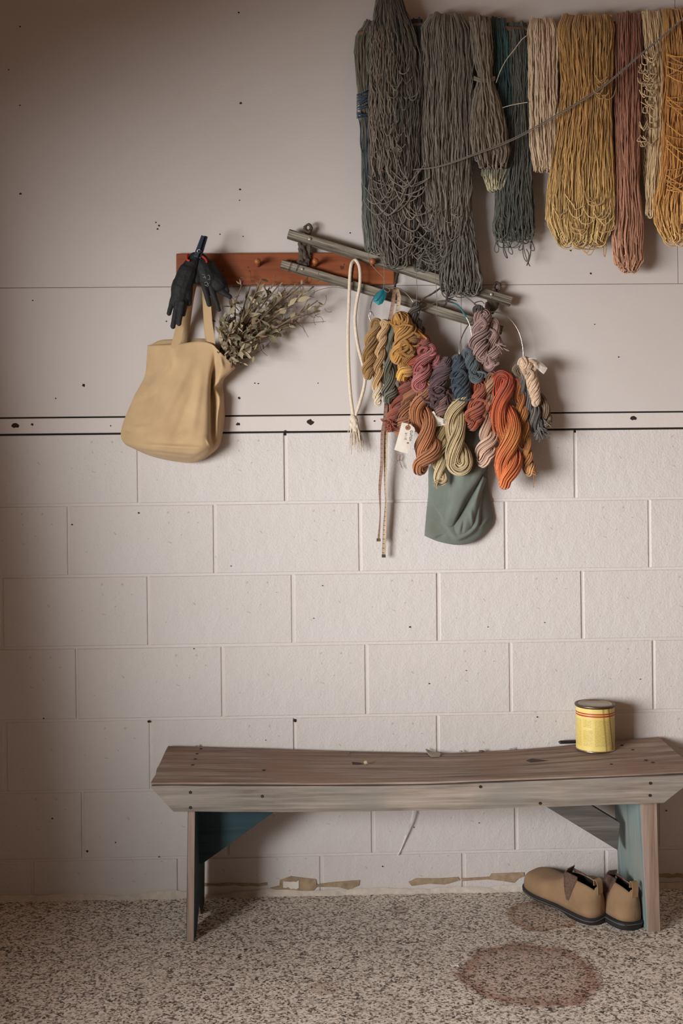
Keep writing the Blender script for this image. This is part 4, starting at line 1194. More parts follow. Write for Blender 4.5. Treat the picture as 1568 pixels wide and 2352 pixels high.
child(tube_obj('lettering', [W(1019 + 2.2 * np.sin(sq * 22), 963 + 11 * sq, 0.1082)], 0.0004, M_INK, None, 4), t2)
t3 = thing('paper_tag', 'curled paper tag on the white braided skein at the far right', 'tag', 'paper tags tied to the skeins', loc=W(1230, 838, 0.1))
sheet([(1206, 824), (1218, 822), (1231, 822.5), (1245, 834), (1257, 845.5), (1253, 853), (1248, 859.5), (1234, 848), (1222, 838), (1210, 834)], 0.098, 0.0007, M_PAPER, 'paper', t3, 0.005)
disc(1220, 833, 0.1055, 4.6, M_EYE, 'eyelet', t3, 0.35)
child(tube_obj('lettering', [W(1231 + 6 * sq, 838 - 6 * sq + 1.2 * np.sin(sq * 20), 0.1066), W(1250 + 4 * sq[:8], 849 - 3 * sq[:8], 0.105)], 0.0004, M_INKB, None, 4), t3)
# twine bow
bw = [spline(Wp(p), 18) for p in ([(917, 1042, .02), (911, 1048, .018), (912, 1058, .016), (918, 1056, .017), (919, 1046, .018)], [(918, 1044, .018), (917, 1056, .018), (920, 1066, .017), (925, 1077, .016)], [(916, 1054, .018), (919, 1064, .017), (922, 1074, .016)])]
o = tube_obj('twine_bow', bw, 0.0007, YARN, None, 5, [lin('8b6550')] * 3)
tag(o, 'tiny brown twine bow against the wall below the lettered tag', 'twine')
# teal label
M_TEALP = m_plain('teal_fabric', '14707c', 0.6, var=0.15, scale=90)
tl = thing('teal_label', 'folded teal fabric label hanging on the left wire ring', 'label', loc=W(880, 662, 0.085))
sheet([(880.5, 661), (887, 671), (886, 684), (878, 697), (869, 701.5), (862, 696), (854.4, 690), (860.6, 680), (870, 670)], 0.082, 0.004, M_TEALP, 'cloth', tl, 0.004)
child(tube_obj('fold', [spline(Wp([(880, 663, .089), (872, 676, .0935), (864, 690, .0905), (858, 691, .087)]), 14)], 0.0011, M_TEALP, None, 5), tl)
child(tube_obj('loop', [spline(Wp([(880, 662, .086), (884, 668, .088), (892, 671, .086), (894, 664, .083), (886, 660, .083)]), 16)], 0.0006, YARN, None, 4, [lin('9a927f')]), tl)

# measuring tape
def ribbon(pts, w_px, m, name, parent, twist=None, d_def=0.09):
    """flat tape along picture points (x, y, d); twist = list of angles (rad) of the tape about its run"""
    K = 70
    c = spline(Wp(pts), K); tw = spline(np.array(twist if twist else [0] * len(pts), float), K)[:, 0]
    t = np.gradient(c, axis=0); t /= np.linalg.norm(t, axis=1, keepdims=True)
    n = np.cross(t, [0, 1, 0]); n /= np.linalg.norm(n, axis=1, keepdims=True); yv = np.array([0, -1.0, 0])
    w = np.cos(tw)[:, None] * n + np.sin(tw)[:, None] * yv; nn = np.cross(t, w)
    hw = w_px * PM(0.09) / 2
    V = np.stack([c - w * hw + nn * 0.0003, c + w * hw + nn * 0.0003, c + w * hw - nn * 0.0003, c - w * hw - nn * 0.0003], 1).reshape(-1, 3)
    Q = []
    for i in range(K - 1):
        for k in range(4): Q.append((4 * i + k, 4 * i + (k + 1) % 4, 4 * i + 4 + (k + 1) % 4, 4 * i + 4 + k))
    Q.append((0, 1, 2, 3)); Q.append((4 * K - 1, 4 * K - 2, 4 * K - 3, 4 * K - 4))
    me = np_mesh(name, V, np.array(Q)); me.polygons.foreach_set('use_smooth', [False] * len(me.polygons))
    ln = np.concatenate([[0], np.cumsum(np.linalg.norm(np.diff(c, axis=0), axis=1))])
    uv = me.uv_layers.new(name='UVMap'); uvd = np.zeros((len(me.loops), 2)); vi = np.zeros(len(me.loops), int); me.loops.foreach_get('vertex_index', vi)
    uvd[:, 1] = ln[vi // 4]; uvd[:, 0] = np.isin(vi % 4, (1, 2)); uv.data.foreach_set('uv', uvd.ravel())
    return child(link_mesh(name, me, m), parent)
def m_tape(name, c, ink):
    t = NT(name, 0.6)
    uv = t.n('ShaderNodeUVMap'); sp = t.n('ShaderNodeSeparateXYZ'); t.l(uv.outputs['UV'], sp.inputs[0])
    fr_ = t.math('FRACT', t.math('MULTIPLY', sp.outputs['Y'], 1 / 0.00318))
    tick = t.math('LESS_THAN', fr_, 0.3)
    edge = t.math('LESS_THAN', sp.outputs['X'], 0.3)
    fr2 = t.math('FRACT', t.math('MULTIPLY', sp.outputs['Y'], 1 / 0.0127)); tick2 = t.math('LESS_THAN', fr2, 0.12); edge2 = t.math('LESS_THAN', sp.outputs['X'], 0.6)
    k = t.math('MAXIMUM', t.math('MULTIPLY', tick, edge), t.math('MULTIPLY', tick2, edge2))
    nz = t.noise(t.coord('Object'), 60, 4)
    base = t.ramp(nz, [(0.3, tuple(np.array(lin(c)) * 0.75)), (0.7, lin(c))])
    return t.base(t.mix(k, base, lin(ink)))
M_TAPEA = m_tape('cream_tape_face', 'b8a080', '30251e'); M_TAPEB = m_tape('brown_tape_face', '8a6754', '33231b')
tape = thing('measuring_tape', 'old cloth measuring tape hung double, its two brown and cream ends trailing lowest', 'measuring tape', loc=W(905, 660, 0.08))
ribbon([(906, 664, .075), (903, 690, .088), (898, 720, .084), (893, 750, .075), (890, 840, .060), (888, 900, .055), (884, 960, .055), (878, 1000, .052), (877, 1060, .050), (872, 1120, .046), (873, 1180, .040), (869, 1243, .036)], 8.5, M_TAPEB, 'tape', tape, [0.2, 0.3, 0.2, 0.1, 0, 0, 0.1, 0.2, 0.5, 0.9, 1.35, 1.0])
ribbon([(911, 664, .075), (916, 682, .088), (914, 705, .084), (908, 750, .072), (897, 840, .056), (891, 925, .050), (887, 990, .048), (885, 1060, .046), (884, 1110, .042), (886, 1160, .036), (883, 1220, .034), (881, 1280, .032)], 8.5, M_TAPEA, 'tape', tape, [-0.1, 0, 0.1, 0.1, 0, 0, 0, 0.7, 1.2, 1.1, 0.3, 0.1])
M_TIP = m_plain('tape_tip', '57493e', 0.5, 0.5)
for x, y, d in ((881, 1277, 0.0326), (869, 1240, 0.0366)):
    bm = bmesh.new(); box(bm, W(x, y, d), (8.8 * PM(), 0.0018, 7 * PM())); child(bm_obj('metal_tip', bm, M_TIP), tape)

# white cord
M_CORD = m_plain('cotton_cord', 'cfc0ad', 0.9, var=0.12, scale=160, bump=0.4)
cord = thing('cotton_cord', 'thick off-white cotton cord looped over the rail with a frayed knotted end', 'cord', loc=W(814, 602, 0.06))
cp = spline(Wp([(811, 955, .040), (804, 900, .045), (800, 830, .050), (799, 760, .055), (801, 700, .062), (803, 640, .068), (806, 610, .068), (812, 599, .062), (819, 600, .064), (826, 618, .068), (826, 655, .068), (818, 700, .064), (815, 740, .058), (822, 795, .052), (836, 850, .048), (837, 882, .046), (826, 925, .042), (816, 955, .040)]), 120)
child(tube_obj('rope', [cp], 0.0046 * (1 + 0.06 * np.sin(np.arange(120) * 1.7)), M_CORD, None, 8), cord)
rng = np.random.default_rng(5); fr_p = []
for k in range(46):
    s_ = np.linspace(0, 1, 10); x0 = rng.normal(812, 4); sp_ = rng.normal(0, 9); L_ = rng.uniform(35, 95)
    fr_p.append(W(x0 + sp_ * s_ + 7 * s_ * (L_ / 90), 950 + L_ * s_, 0.040 + rng.normal(0, 0.004) * s_))
child(tube_obj('frayed_end', fr_p, 0.0012, M_CORD, None, 4), cord)
kb = bmesh.new()
for x, y, r in ((812, 962, 8), (816, 975, 7), (810, 978, 6), (814, 984, 6)):
    capsule(kb, W(x - 2, y - 3, 0.041), W(x + 2, y + 3, 0.041), r * PM(), r * PM() * 0.9, 0.8, 8)
child(remeshed('knot', kb, M_CORD, None, 0.0018, 2, 0.0015, 200), cord)

# ------------------------------------------------------------------ bags (woven cloth)
def m_cloth(name, c, c2=None, bump=0.25):
    t = NT(name, 0.9); c = np.array(lin(c)); c2 = np.array(lin(c2)) if c2 else c * 0.82
    v = t.coord('Object'); n1 = t.noise(v, 9, 5); 
    col = t.ramp(n1, [(0.3, tuple(c2)), (0.65, tuple(c))])
    wv = t.n('ShaderNodeTexWave', wave_type='BANDS'); wv.inputs['Scale'].default_value = 420; wv.bands_direction = 'X'; t.l(v, wv.inputs['Vector'])
    wz = t.n('ShaderNodeTexWave', wave_type='BANDS'); wz.inputs['Scale'].default_value = 420; wz.bands_direction = 'Z'; t.l(v, wz.inputs['Vector'])
    h = t.math('ADD', t.math('ADD', wv.outputs['Fac'], wz.outputs['Fac']), t.math('MULTIPLY', t.noise(v, 45, 5), 5.0))
    t.bump(h, bump, 0.0015)
    t.p.inputs['Sheen Weight'].default_value = 0.15
    return t.base(col)
def grid_surface(rows, nu, nv):
    """rows of (x, y, d) control points -> dense (nv, nu, 3) picture grid"""
    R = np.array([spline(np.array(r, float), nu) for r in rows])
    out = np.stack([spline(R[:, j], nv) for j in range(nu)], 1)
    return out
def cloth_from_grid(name, G, m, parent, close=True, th=0.0012, sub=False):
    nv, nu = G.shape[:2]
    V = W(G[..., 0], G[..., 1], G[..., 2]).reshape(-1, 3)
    Q = [(i * nu + j, i * nu + j + 1, (i + 1) * nu + j + 1, (i + 1) * nu + j) for i in range(nv - 1) for j in range(nu - 1)]
    me = np_mesh(name, V, np.array(Q)); o = link_mesh(name, me, m)
    md = o.modifiers.new('t', 'SOLIDIFY'); md.thickness = th; md.offset = 0
    evaluated(o)
    o.data.polygons.foreach_set('use_smooth', [True] * len(o.data.polygons))
    return child(o, parent) if parent else o
M_CANVAS = m_cloth('natural_canvas', 'c8aa80', 'b49670')
tote = thing('tote_bag', 'natural canvas tote bag hanging from the peg rail, stuffed with dried branches', 'bag', loc=W(410, 1050, 0.04))
dl, de = 0.016, 0.014
def R7(p, d): return [(x, y, dd) for (x, y), dd in zip(p, d)]
rows = [
    R7([(343, 793), (402, 791), (455, 784), (484, 789), (498, 801), (512, 815), (539, 843)], [0.020, 0.060, 0.066, 0.074, 0.082, 0.086, 0.074]),
    R7([(341, 826), (400, 824), (458, 822), (484, 826), (494, 838), (508, 849), (528, 856)], [0.022, 0.066, 0.072, 0.078, 0.066, 0.088, 0.070]),
    R7([(337, 862), (398, 862), (460, 862), (481, 864), (487, 870), (500, 876), (514, 871)], [0.024, 0.072, 0.082, 0.082, 0.040, 0.074, 0.050]),
    R7([(324, 890), (390, 893), (455, 894), (479, 893), (485, 895), (493, 892), (511, 889)], [0.026, 0.078, 0.090, 0.086, 0.036, 0.058, 0.024]),
    R7([(312, 914), (385, 925), (453, 926), (478, 922), (486, 925), (504, 918), (514, 914)], [0.026, 0.082, 0.096, 0.090, 0.044, 0.066, 0.022]),
    R7([(290, 968), (372, 976), (448, 977), (477, 972), (487, 974), (499, 970), (515, 962)], [0.026, 0.090, 0.104, 0.098, 0.052, 0.062, 0.020]),
    R7([(283, 1000), (362, 1011), (443, 1013), (474, 1007), (486, 1010), (499, 1007), (509, 1003)], [0.028, 0.092, 0.108, 0.102, 0.066, 0.058, 0.020]),
    R7([(290, 1019), (355, 1034), (438, 1041), (472, 1034), (486, 1033), (496, 1028), (504, 1022)], [0.030, 0.086, 0.100, 0.096, 0.074, 0.050, 0.020]),
    R7([(300, 1027), (345, 1046), (398, 1058), (442, 1061), (466, 1055), (480, 1046), (495, 1034)], [0.022, 0.034, 0.040, 0.044, 0.042, 0.034, 0.020]),
    R7([(304, 1026), (347, 1044), (398, 1055), (440, 1058), (464, 1052), (478, 1044), (493, 1032)], [0.013] * 7)]
rows = [[(r[0][0] + 2, r[0][1], 0.013)] + r + [(r[-1][0] - 3, r[-1][1] - 1, 0.013)] for r in rows]
G = grid_surface(rows, 90, 90)
def ridge(G, a, b, w, amp):
    a, b = np.array(a, float), np.array(b, float); ab = b - a; L2 = (ab ** 2).sum()
    P = G[..., :2] - a; t = np.clip((P @ ab) / L2, 0, 1)
    dist = np.linalg.norm(P - t[..., None] * ab, axis=-1)
    G[..., 2] += amp * np.exp(-(dist / w) ** 2) * np.sin(np.clip(t, 0.02, 0.98) * math.pi) ** 0.5
for a, b, w, am in (((412, 800), (345, 900), 9, 0.005), ((400, 830), (318, 960), 7, -0.004), ((440, 830), (360, 985), 11, 0.005), ((452, 880), (390, 1030), 9, -0.004), ((465, 840), (440, 1000), 10, 0.004),
                    ((310, 930), (350, 905), 5, -0.004), ((300, 985), (350, 980), 6, 0.004), ((380, 1020), (430, 990), 4, 0.004), ((330, 1022), (470, 1030), 4, 0.004), ((325, 1034), (450, 1049), 3.0, -0.005), ((290, 985), (300, 995), 4, -0.006), ((320, 1000), (400, 965), 8, -0.003),
                    ((357, 800), (352, 870), 5, -0.004), ((376, 800), (366, 850), 5, 0.003), ((392, 800), (398, 850), 5, -0.003), ((505, 820), (512, 845), 4, 0.004), ((474, 1010), (492, 1035), 3, 0.004), ((500, 940), (498, 1000), 3.5, 0.005)):
    ridge(G, a, b, w, am * 1.7)
G[..., 2] = np.maximum(G[..., 2], 0.0125)
cloth_from_grid('body', G, M_CANVAS, tote)
bk_ = grid_surface([R7([(344, 793), (366, 782), (388, 780), (430, 779), (468, 779), (492, 792), (538, 842)], [0.018, 0.016, 0.016, 0.016, 0.016, 0.018, 0.024]),
                    R7([(342, 840), (366, 840), (388, 840), (430, 840), (468, 840), (488, 845), (516, 860)], [0.015] * 7),
                    R7([(306, 1020), (340, 1030), (380, 1035), (430, 1035), (468, 1035), (480, 1035), (492, 1030)], [0.013] * 7)], 30, 20)
cloth_from_grid('back_panel', bk_, M_CANVAS, tote)
def strap(pts, w, tw=None): return ribbon(pts, w, M_CANVAS, 'handle', tote, tw)
strap([(400, 800, .064), (406, 780, .063), (414, 745, .062), (424, 705, .066), (438, 660, .074), (452, 620, .080), (463, 605, .072), (469, 640, .070), (474, 690, .066), (478, 740, .064), (483, 775, .064), (486, 800, .066)], 19, [0, 0, 0, .2, .5, .8, 1.2, .5, .1, 0, 0, 0])
strap([(420, 800, .016), (424, 778, .018), (430, 740, .03), (438, 690, .045), (450, 640, .06), (459, 604, .062), (466, 625, .06), (470, 680, .05), (474, 740, .03), (478, 782, .018), (480, 800, .016)], 15, [0, 0, .3, .7, 1.0, 1.2, 1.0, .6, .3, 0, 0])

M_POUCH = m_cloth('sage_waxed_cloth', '6c756b', '5d5c50', 0.2)
pouch = thing('cloth_pouch', 'sage green cloth pouch with deep folds hanging beneath the skeins', 'pouch', loc=W(1050, 1245, 0.03))
prow = [
    [(1040, 940), (1060, 940), (1080, 940), (1096, 945), (1104, 950)],
    [(1022, 990), (1048, 990), (1072, 990), (1098, 994), (1112, 1000)],
    [(1000, 1040), (1032, 1040), (1068, 1040), (1105, 1042), (1121, 1048)],
    [(988, 1080), (1026, 1085), (1066, 1090), (1102, 1092), (1118, 1090)],
    [(986, 1130), (1024, 1138), (1066, 1140), (1104, 1142), (1123, 1140)],
    [(981, 1185), (1020, 1192), (1064, 1195), (1106, 1192), (1130, 1186)],
    [(978, 1222), (1016, 1226), (1062, 1222), (1102, 1215), (1127, 1206)],
    [(977, 1231), (1008, 1243), (1052, 1250), (1090, 1242), (1122, 1214)],
    [(980, 1229), (1010, 1240), (1052, 1246), (1088, 1238), (1118, 1212)]]
pdep = [[.018, .03, .034, .03, .018], [.018, .04, .046, .042, .018], [.018, .046, .056, .050, .018], [.020, .036, .044, .044, .018], [.022, .036, .044, .042, .018], [.024, .036, .044, .044, .02], [.026, .038, .044, .042, .02], [.022, .032, .036, .03, .018], [.013] * 5]
prow = [[(r[0][0] + 2, r[0][1], 0.013)] + [(x, y, dd) for (x, y), dd in zip(r, ds)] + [(r[-1][0] - 2, r[-1][1], 0.013)] for r, ds in zip(prow, pdep)]
G = grid_surface(prow, 160, 180)
def step(G, pts, amp, w, side=1):
    """raised flap: a sharp edge along a polyline falling away over a wide shoulder"""
    p = spline(np.array(pts, float), 40)
    best = np.full(G.shape[:2], 1e9); sg = np.zeros(G.shape[:2]); tt = np.zeros(G.shape[:2])
    for i in range(39):
        a, b = p[i], p[i + 1]; ab = b - a
        P = G[..., :2] - a; t = np.clip((P @ ab) / (ab @ ab), 0, 1); q = P - t[..., None] * ab; dist = np.linalg.norm(q, axis=-1)
        s_ = np.sign(ab[0] * P[..., 1] - ab[1] * P[..., 0]); m_ = dist < best
        best = np.where(m_, dist, best); sg = np.where(m_, s_, sg); tt = np.where(m_, (i + t) / 39, tt)
    f = np.where(sg * side > 0, np.exp(-(best / w) ** 1.5), np.exp(-(best / 3.6) ** 2) )
    G[..., 2] += amp * f * np.sin(np.clip(tt, 0.03, 0.97) * math.pi) ** 0.35
step(G, [(1019, 1198), (1030, 1216), (1046, 1236), (1062, 1234), (1082, 1222), (1096, 1204), (1099, 1180), (1102, 1130)], 0.017, 24, -1)
ridge(G, (1060, 1180), (1066, 1210), 4, 0.006); ridge(G, (1050, 1215), (1085, 1210), 4, -0.006); ridge(G, (1100, 1215), (1122, 1190), 5, 0.006); ridge(G, (1000, 1236), (1020, 1229), 3, -0.005)
G[..., 2] += 0.0012 * np.array([[mnoise.noise(Vector((x * 0.06, y * 0.06, 3))) for x, y in row] for row in G[..., :2]])
G[..., 2] = np.maximum(G[..., 2], 0.0125)
cloth_from_grid('body', G, M_POUCH, pouch)
fl = [R7([(1046, 965), (1058, 962), (1082, 962), (1100, 966), (1106, 972)], [.030, .050, .056, .050, .030]),
      R7([(1040, 1000), (1056, 1000), (1086, 1002), (1112, 1008), (1119, 1012)], [.036, .062, .068, .060, .036]),
      R7([(1035, 1050), (1050, 1052), (1084, 1052), (1114, 1054), (1122, 1056)], [.038, .068, .076, .068, .040]),
      R7([(1032, 1096), (1044, 1098), (1072, 1097), (1098, 1097), (1108, 1092)], [.038, .070, .080, .074, .048]),
      R7([(1027, 1145), (1038, 1146), (1056, 1143), (1070, 1140), (1083, 1135)], [.040, .068, .076, .072, .050]),
      R7([(1021, 1185), (1028, 1188), (1040, 1188), (1050, 1184), (1058, 1178)], [.042, .062, .066, .064, .048]),
      R7([(1018, 1200), (1023, 1206), (1032, 1210), (1040, 1208), (1045, 1202)], [.042, .050, .052, .050, .044])]
Gf = grid_surface(fl, 40, 70)
ridge(Gf, (1075, 1000), (1060, 1120), 7, 0.004); ridge(Gf, (1095, 1020), (1080, 1100), 5, -0.004)
cloth_from_grid('front_fold', Gf, M_POUCH, pouch)
f2 = [R7([(1104, 1085), (1108, 1090), (1113, 1096), (1117, 1100)], [.040, .056, .056, .040]),
      R7([(1084, 1132), (1094, 1134), (1100, 1134), (1106, 1132)], [.044, .064, .062, .040]),
      R7([(1062, 1172), (1078, 1172), (1092, 1170), (1102, 1166)], [.044, .068, .066, .040]),
      R7([(1044, 1202), (1062, 1204), (1084, 1200), (1098, 1192)], [.046, .068, .064, .040]),
      R7([(1036, 1220), (1054, 1224), (1076, 1219), (1092, 1208)], [.044, .060, .058, .040]),
      R7([(1046, 1237), (1058, 1236), (1074, 1228), (1086, 1218)], [.040, .046, .046, .040])]
G2 = grid_surface(f2, 36, 50)
ridge(G2, (1066, 1190), (1060, 1225), 3.5, -0.007); ridge(G2, (1080, 1170), (1086, 1210), 4, 0.005)
cloth_from_grid('lower_fold', G2, M_POUCH, pouch)

# ------------------------------------------------------------------ gloves on a clothespin
M_GLOVE = m_plain('black_rubber_glove', '07090a', 0.72, var=0.25, scale=220, bump=0.35)
M_RED = m_plain('red_knit_cuff', 'a8281e', 0.8, var=0.2, scale=150)
M_PIN = m_plain('navy_plastic', '1e2838', 0.45)
M_PRINT = m_plain('grey_white_print', '8b8c8a', 0.8, var=0.2, scale=200)
GD = 0.098
def glove(label, caps, cuff, cuffback, print_strokes=None):
    root = thing('work_glove', label, 'glove', 'pair of black work gloves', loc=W(cuff[0][0], cuff[0][1], GD))
    bm = bmesh.new()
    for (x0, y0, x1, y1, r0, r1, *dd) in caps:
        d0 = GD + (dd[0] if dd else 0); d1 = GD + (dd[1] if len(dd) > 1 else (dd[0] if dd else 0))
        capsule(bm, W(x0, y0, d0), W(x1, y1, d1), r0 * PM(GD), r1 * PM(GD), 0.62, 12)
    child(remeshed('hand', bm, M_GLOVE, None, 0.0015, 5, 0.0006, 90), root)
    p = spline(Wp([(x, y, d) for x, y, d in cuff]), 24)
    child(tube_obj('cuff', [p], 0.0032, M_RED, None, 7), root)
    if print_strokes:
        child(tube_obj('print', [spline(Wp(s_), 8) for s_ in print_strokes], 0.0007, M_PRINT, None, 4), root)
    return root
glove('left black work glove hanging open over the bag handle', [
    (446, 592, 436, 612, 13, 17), (440, 604, 424, 640, 16, 22), (430, 625, 416, 664, 22, 24), (416, 655, 412, 690, 22, 21), (428, 640, 428, 682, 16, 14),
    (398, 684, 388, 720, 7, 5.5, .004), (408, 694, 397, 750, 7.5, 6, .010), (418, 696, 411, 744, 7.5, 5.6, .012), (425, 690, 421, 722, 7, 5.5, .006), (434, 672, 434, 697, 9, 6.5, -.002)],
    [(432, 584, GD + .006), (429, 590, GD + .012), (430, 597, GD + .014), (436, 599, GD + .016)], None)
glove('right black work glove folded behind its mate with pale printing', [
    (456, 590, 464, 610, 14, 18, -.010), (462, 600, 478, 640, 18, 23, -.012), (470, 625, 500, 652, 22, 20, -.014), (480, 610, 508, 650, 14, 14, -.016), (455, 600, 452, 640, 11, 13, -.008),
    (468, 650, 480, 699, 8, 6, -.004), (482, 655, 503, 712, 8, 4.6, -.008), (496, 660, 528, 682, 9, 5.5, -.014), (512, 650, 521, 668, 9, 6, -.016)],
    [(456, 587, GD + .006), (464, 589, GD + .010), (472, 595, GD + .008), (475, 602, GD)], None,
    [[(464, 630, GD + .006), (470, 631, GD + .006)], [(466, 637, GD + .006), (473, 636, GD + .006)], [(469, 633, GD + .006), (473, 640, GD + .006)], [(477, 632, GD + .004), (481, 633, GD + .004), (482, 642, GD + .004), (478, 641, GD + .004)],
     [(469, 650, GD + .006), (475, 648, GD + .006), (479, 657, GD + .005)], [(474, 655, GD + .006), (481, 650, GD + .004)], [(470, 654, GD + .006), (477, 658, GD + .005)]])
pin = thing('clothespin', 'dark navy clothespin gripping the gloves', 'clothespin', loc=W(456, 585, GD))
for (x0, y0, x1, y1, w0, w1, dd) in ((449, 590, 466, 541, 5.5, 4, .002), (456, 592, 473, 542, 5.5, 3.6, -.006)):
    dx, dy = x1 - x0, y1 - y0; L_ = math.hypot(dx, dy); nx, ny = -dy / L_, dx / L_
    pl = [(x0 + nx * w0, y0 + ny * w0), (x1 + nx * w1, y1 + ny * w1), (x1 - nx * w1, y1 - ny * w1), (x0 - nx * w0, y0 - ny * w0)]
    f_ = Wp([(x, y, GD + .020 + dd) for x, y in pl]); b_ = f_ + np.array([0, 0.009, 0])
    bm = prism(f_, b_); bevel(bm, 0.0012, 2); child(bm_obj('prong', bm, M_PIN), pin)
sp_ = np.linspace(0, 6 * PI, 40)
child(tube_obj('spring', [W(457 + 4 * np.cos(sp_), 577 + 4 * np.sin(sp_), GD + 0.010 + 0.0009 * sp_)], 0.0008, M_WIRE, None, 5), pin)

# ------------------------------------------------------------------ dried branches in the tote
M_LEAF = [m_plain('dry_leaf_olive', '8f8268', 0.85, var=0.2, scale=50), m_plain('dry_leaf_tan', 'a39478', 0.85, var=0.2, scale=50), m_plain('dry_leaf_brown', '76614c', 0.85, var=0.25, scale=50), m_plain('dry_leaf_green', '757058', 0.85, var=0.2, scale=50)]
M_STEM = m_plain('dry_stem', '6f5a45', 0.9, var=0.25, scale=80)
plant = thing('dried_branches', 'bunch of dried leafy branches sticking out of the tote bag', 'dried plant', loc=W(510, 820, 0.04))
def leaf_mesh(mat_, fat, curl):
    bm = bmesh.new(); prof = [(0, 0.03), (0.2, 0.6), (0.45, 1.0), (0.7, 0.75), (0.9, 0.3), (1.0, 0.02)]; rows_ = []
    for (s_, w_) in prof:
        z = curl * (s_ ** 2); y_ = 0.10 * fat * w_
        rows_.append([bm.verts.new((s_, -w_ * fat * 0.5, z + y_)), bm.verts.new((s_, 0, z)), bm.verts.new((s_, w_ * fat * 0.5, z + y_))])
    for i in range(len(rows_) - 1):
        for k in range(2): bm.faces.new((rows_[i][k], rows_[i + 1][k], rows_[i + 1][k + 1], rows_[i][k + 1]))
    me = bpy.data.meshes.new('leaf'); bm.to_mesh(me); bm.free(); me.materials.append(mat_); me.polygons.foreach_set('use_smooth', [True] * len(me.polygons))
    return me
LM = [leaf_mesh(M_LEAF[k % 4], f, c) for k, (f, c) in enumerate(((0.42, 0.2), (0.36, -0.25), (0.3, 0.45), (0.46, 0.1), (0.34, 0.3), (0.4, -0.1)))]
rr = random.Random(21)
tips = [(560, 640), (575, 655), (600, 640), (620, 660), (640, 690), (655, 665), (680, 655), (700, 648), (712, 665), (730, 690), (735, 715), (700, 715), (680, 735), (650, 740), (625, 745), (605, 770), (590, 790), (570, 812), (550, 825), (535, 828), (540, 690), (530, 715), (585, 690), (615, 715), (660, 700), (560, 760), (530, 760), (515, 740), (690, 690), (640, 655), (595, 740), (575, 720), (548, 790), (610, 690)]
nleaf = 0
for k, (tx_, ty_) in enumerate(tips):
    x0, y0 = 506 + rr.uniform(-9, 14), 822 + rr.uniform(-14, 8)
    d0 = rr.uniform(0.026, 0.045); d1 = rr.uniform(0.03, 0.125)
    mx, my = (x0 + tx_) / 2 + rr.uniform(-14, 14), (y0 + ty_) / 2 + rr.uniform(-18, 10)
    p = spline(Wp([(x0, y0, d0), (mx * 0.5 + x0 * 0.5, my * 0.5 + y0 * 0.5, (d0 * 2 + d1) / 3 + 0.01), (mx, my, (d0 + d1) / 2 + 0.012), (tx_ * 0.6 + mx * 0.4, ty_ * 0.6 + my * 0.4 + rr.uniform(-6, 6), d1), (tx_, ty_, d1)]), 22)
    child(tube_obj('stem', [p], np.linspace(0.0017, 0.0006, 22), M_STEM, None, 5), plant)
    for q in range(9 if k % 6 else 8):
        i = rr.randint(3, 21)
        if rr.random() < 0.3 and i < 10: i += 8
        o = bpy.data.objects.new('leaf', rr.choice(LM)); COL.objects.link(o)
        o.location = p[i] + np.array([rr.uniform(-.004, .004), rr.uniform(-.006, .006), rr.uniform(-.004, .004)])
        tg = Vector(p[min(i + 1, 21)] - p[i - 1]).normalized()
        dirv = (tg + Vector((rr.gauss(0, 0.75), rr.gauss(0, 0.6), rr.gauss(0, 0.75)))).normalized()
        qt = dirv.to_track_quat('X', 'Z'); e = qt.to_matrix() @ Matrix.Rotation(rr.uniform(0, 6.28), 3, 'X')
        o.rotation_euler = e.to_euler()
        L_ = rr.uniform(0.022, 0.040) * (1.25 if i < 9 else 1.0) * (0.75 if i > 17 else 1.0); o.scale = (L_, L_, L_)
        if o.location.y > -0.016: o.location.y = -0.016
        child(o, plant); nleaf += 1
sm = []
for k in range(330):
    tx_, ty_ = rr.choice(tips); f = rr.uniform(0.25, 1.02)
    c_ = W(506 + (tx_ - 506) * f + rr.gauss(0, 10), 820 + (ty_ - 820) * f + rr.gauss(0, 10), rr.uniform(0.024, 0.11))
    L_ = rr.uniform(0.012, 0.026); fat = rr.uniform(0.25, 0.45)
    M3 = Euler((rr.uniform(0, 6.28), rr.uniform(0, 6.28), rr.uniform(0, 6.28))).to_matrix() * L_
    sm.append(([Vector(c_) + M3 @ Vector(p_) for p_ in ((0, 0, 0), (0.35, fat / 2, 0.06), (0.75, fat * 0.36, 0.06), (1, 0, 0.1), (0.75, -fat * 0.36, 0.06), (0.35, -fat / 2, 0.06))], rr.randint(0, 3)))
bm = bmesh.new()
for vs_, mi in sm:
    vv = [bm.verts.new(p_) for p_ in vs_]
    for tri in ((0, 1, 5), (1, 2, 4, 5), (2, 3, 4)): bm.faces.new([vv[i] for i in tri]).material_index = mi
o = child(bm_obj('small_leaves', bm, M_LEAF[0]), plant); o['kind'] = 'stuff'
for m_ in M_LEAF[1:]: o.data.materials.append(m_)
# curling tendrils and seed threads at the tips
tn = []
for k in range(46):
    x, y = rr.choice(tips[:16]); x += rr.uniform(-25, 20); y += rr.uniform(-18, 20); d = rr.uniform(0.03, 0.11)
    a = rr.uniform(0, 6.28); L_ = rr.uniform(14, 48); cv = rr.uniform(-2.4, 2.4)
    s_ = np.linspace(0, 1, 12); ang = a + cv * s_
    px = x + np.cumsum(np.cos(ang)) * L_ / 12; py = y + np.cumsum(np.sin(ang)) * L_ / 12
    tn.append(W(px, py, d + 0.01 * np.sin(s_ * 3)))
for pts in ([(520, 815, .05), (580, 815, .07), (625, 780, .06), (645, 740, .05)], [(700, 700, .05), (720, 672, .05), (760, 660, .04), (800, 664, .03)], [(650, 742, .05), (700, 742, .05), (748, 738, .04)], [(690, 735, .06), (700, 760, .05), (708, 775, .05)]):
    tn.append(spline(Wp(pts), 20))
o = child(tube_obj('tendrils', tn, 0.0006, M_STEM, None, 4), plant); o['kind'] = 'stuff'
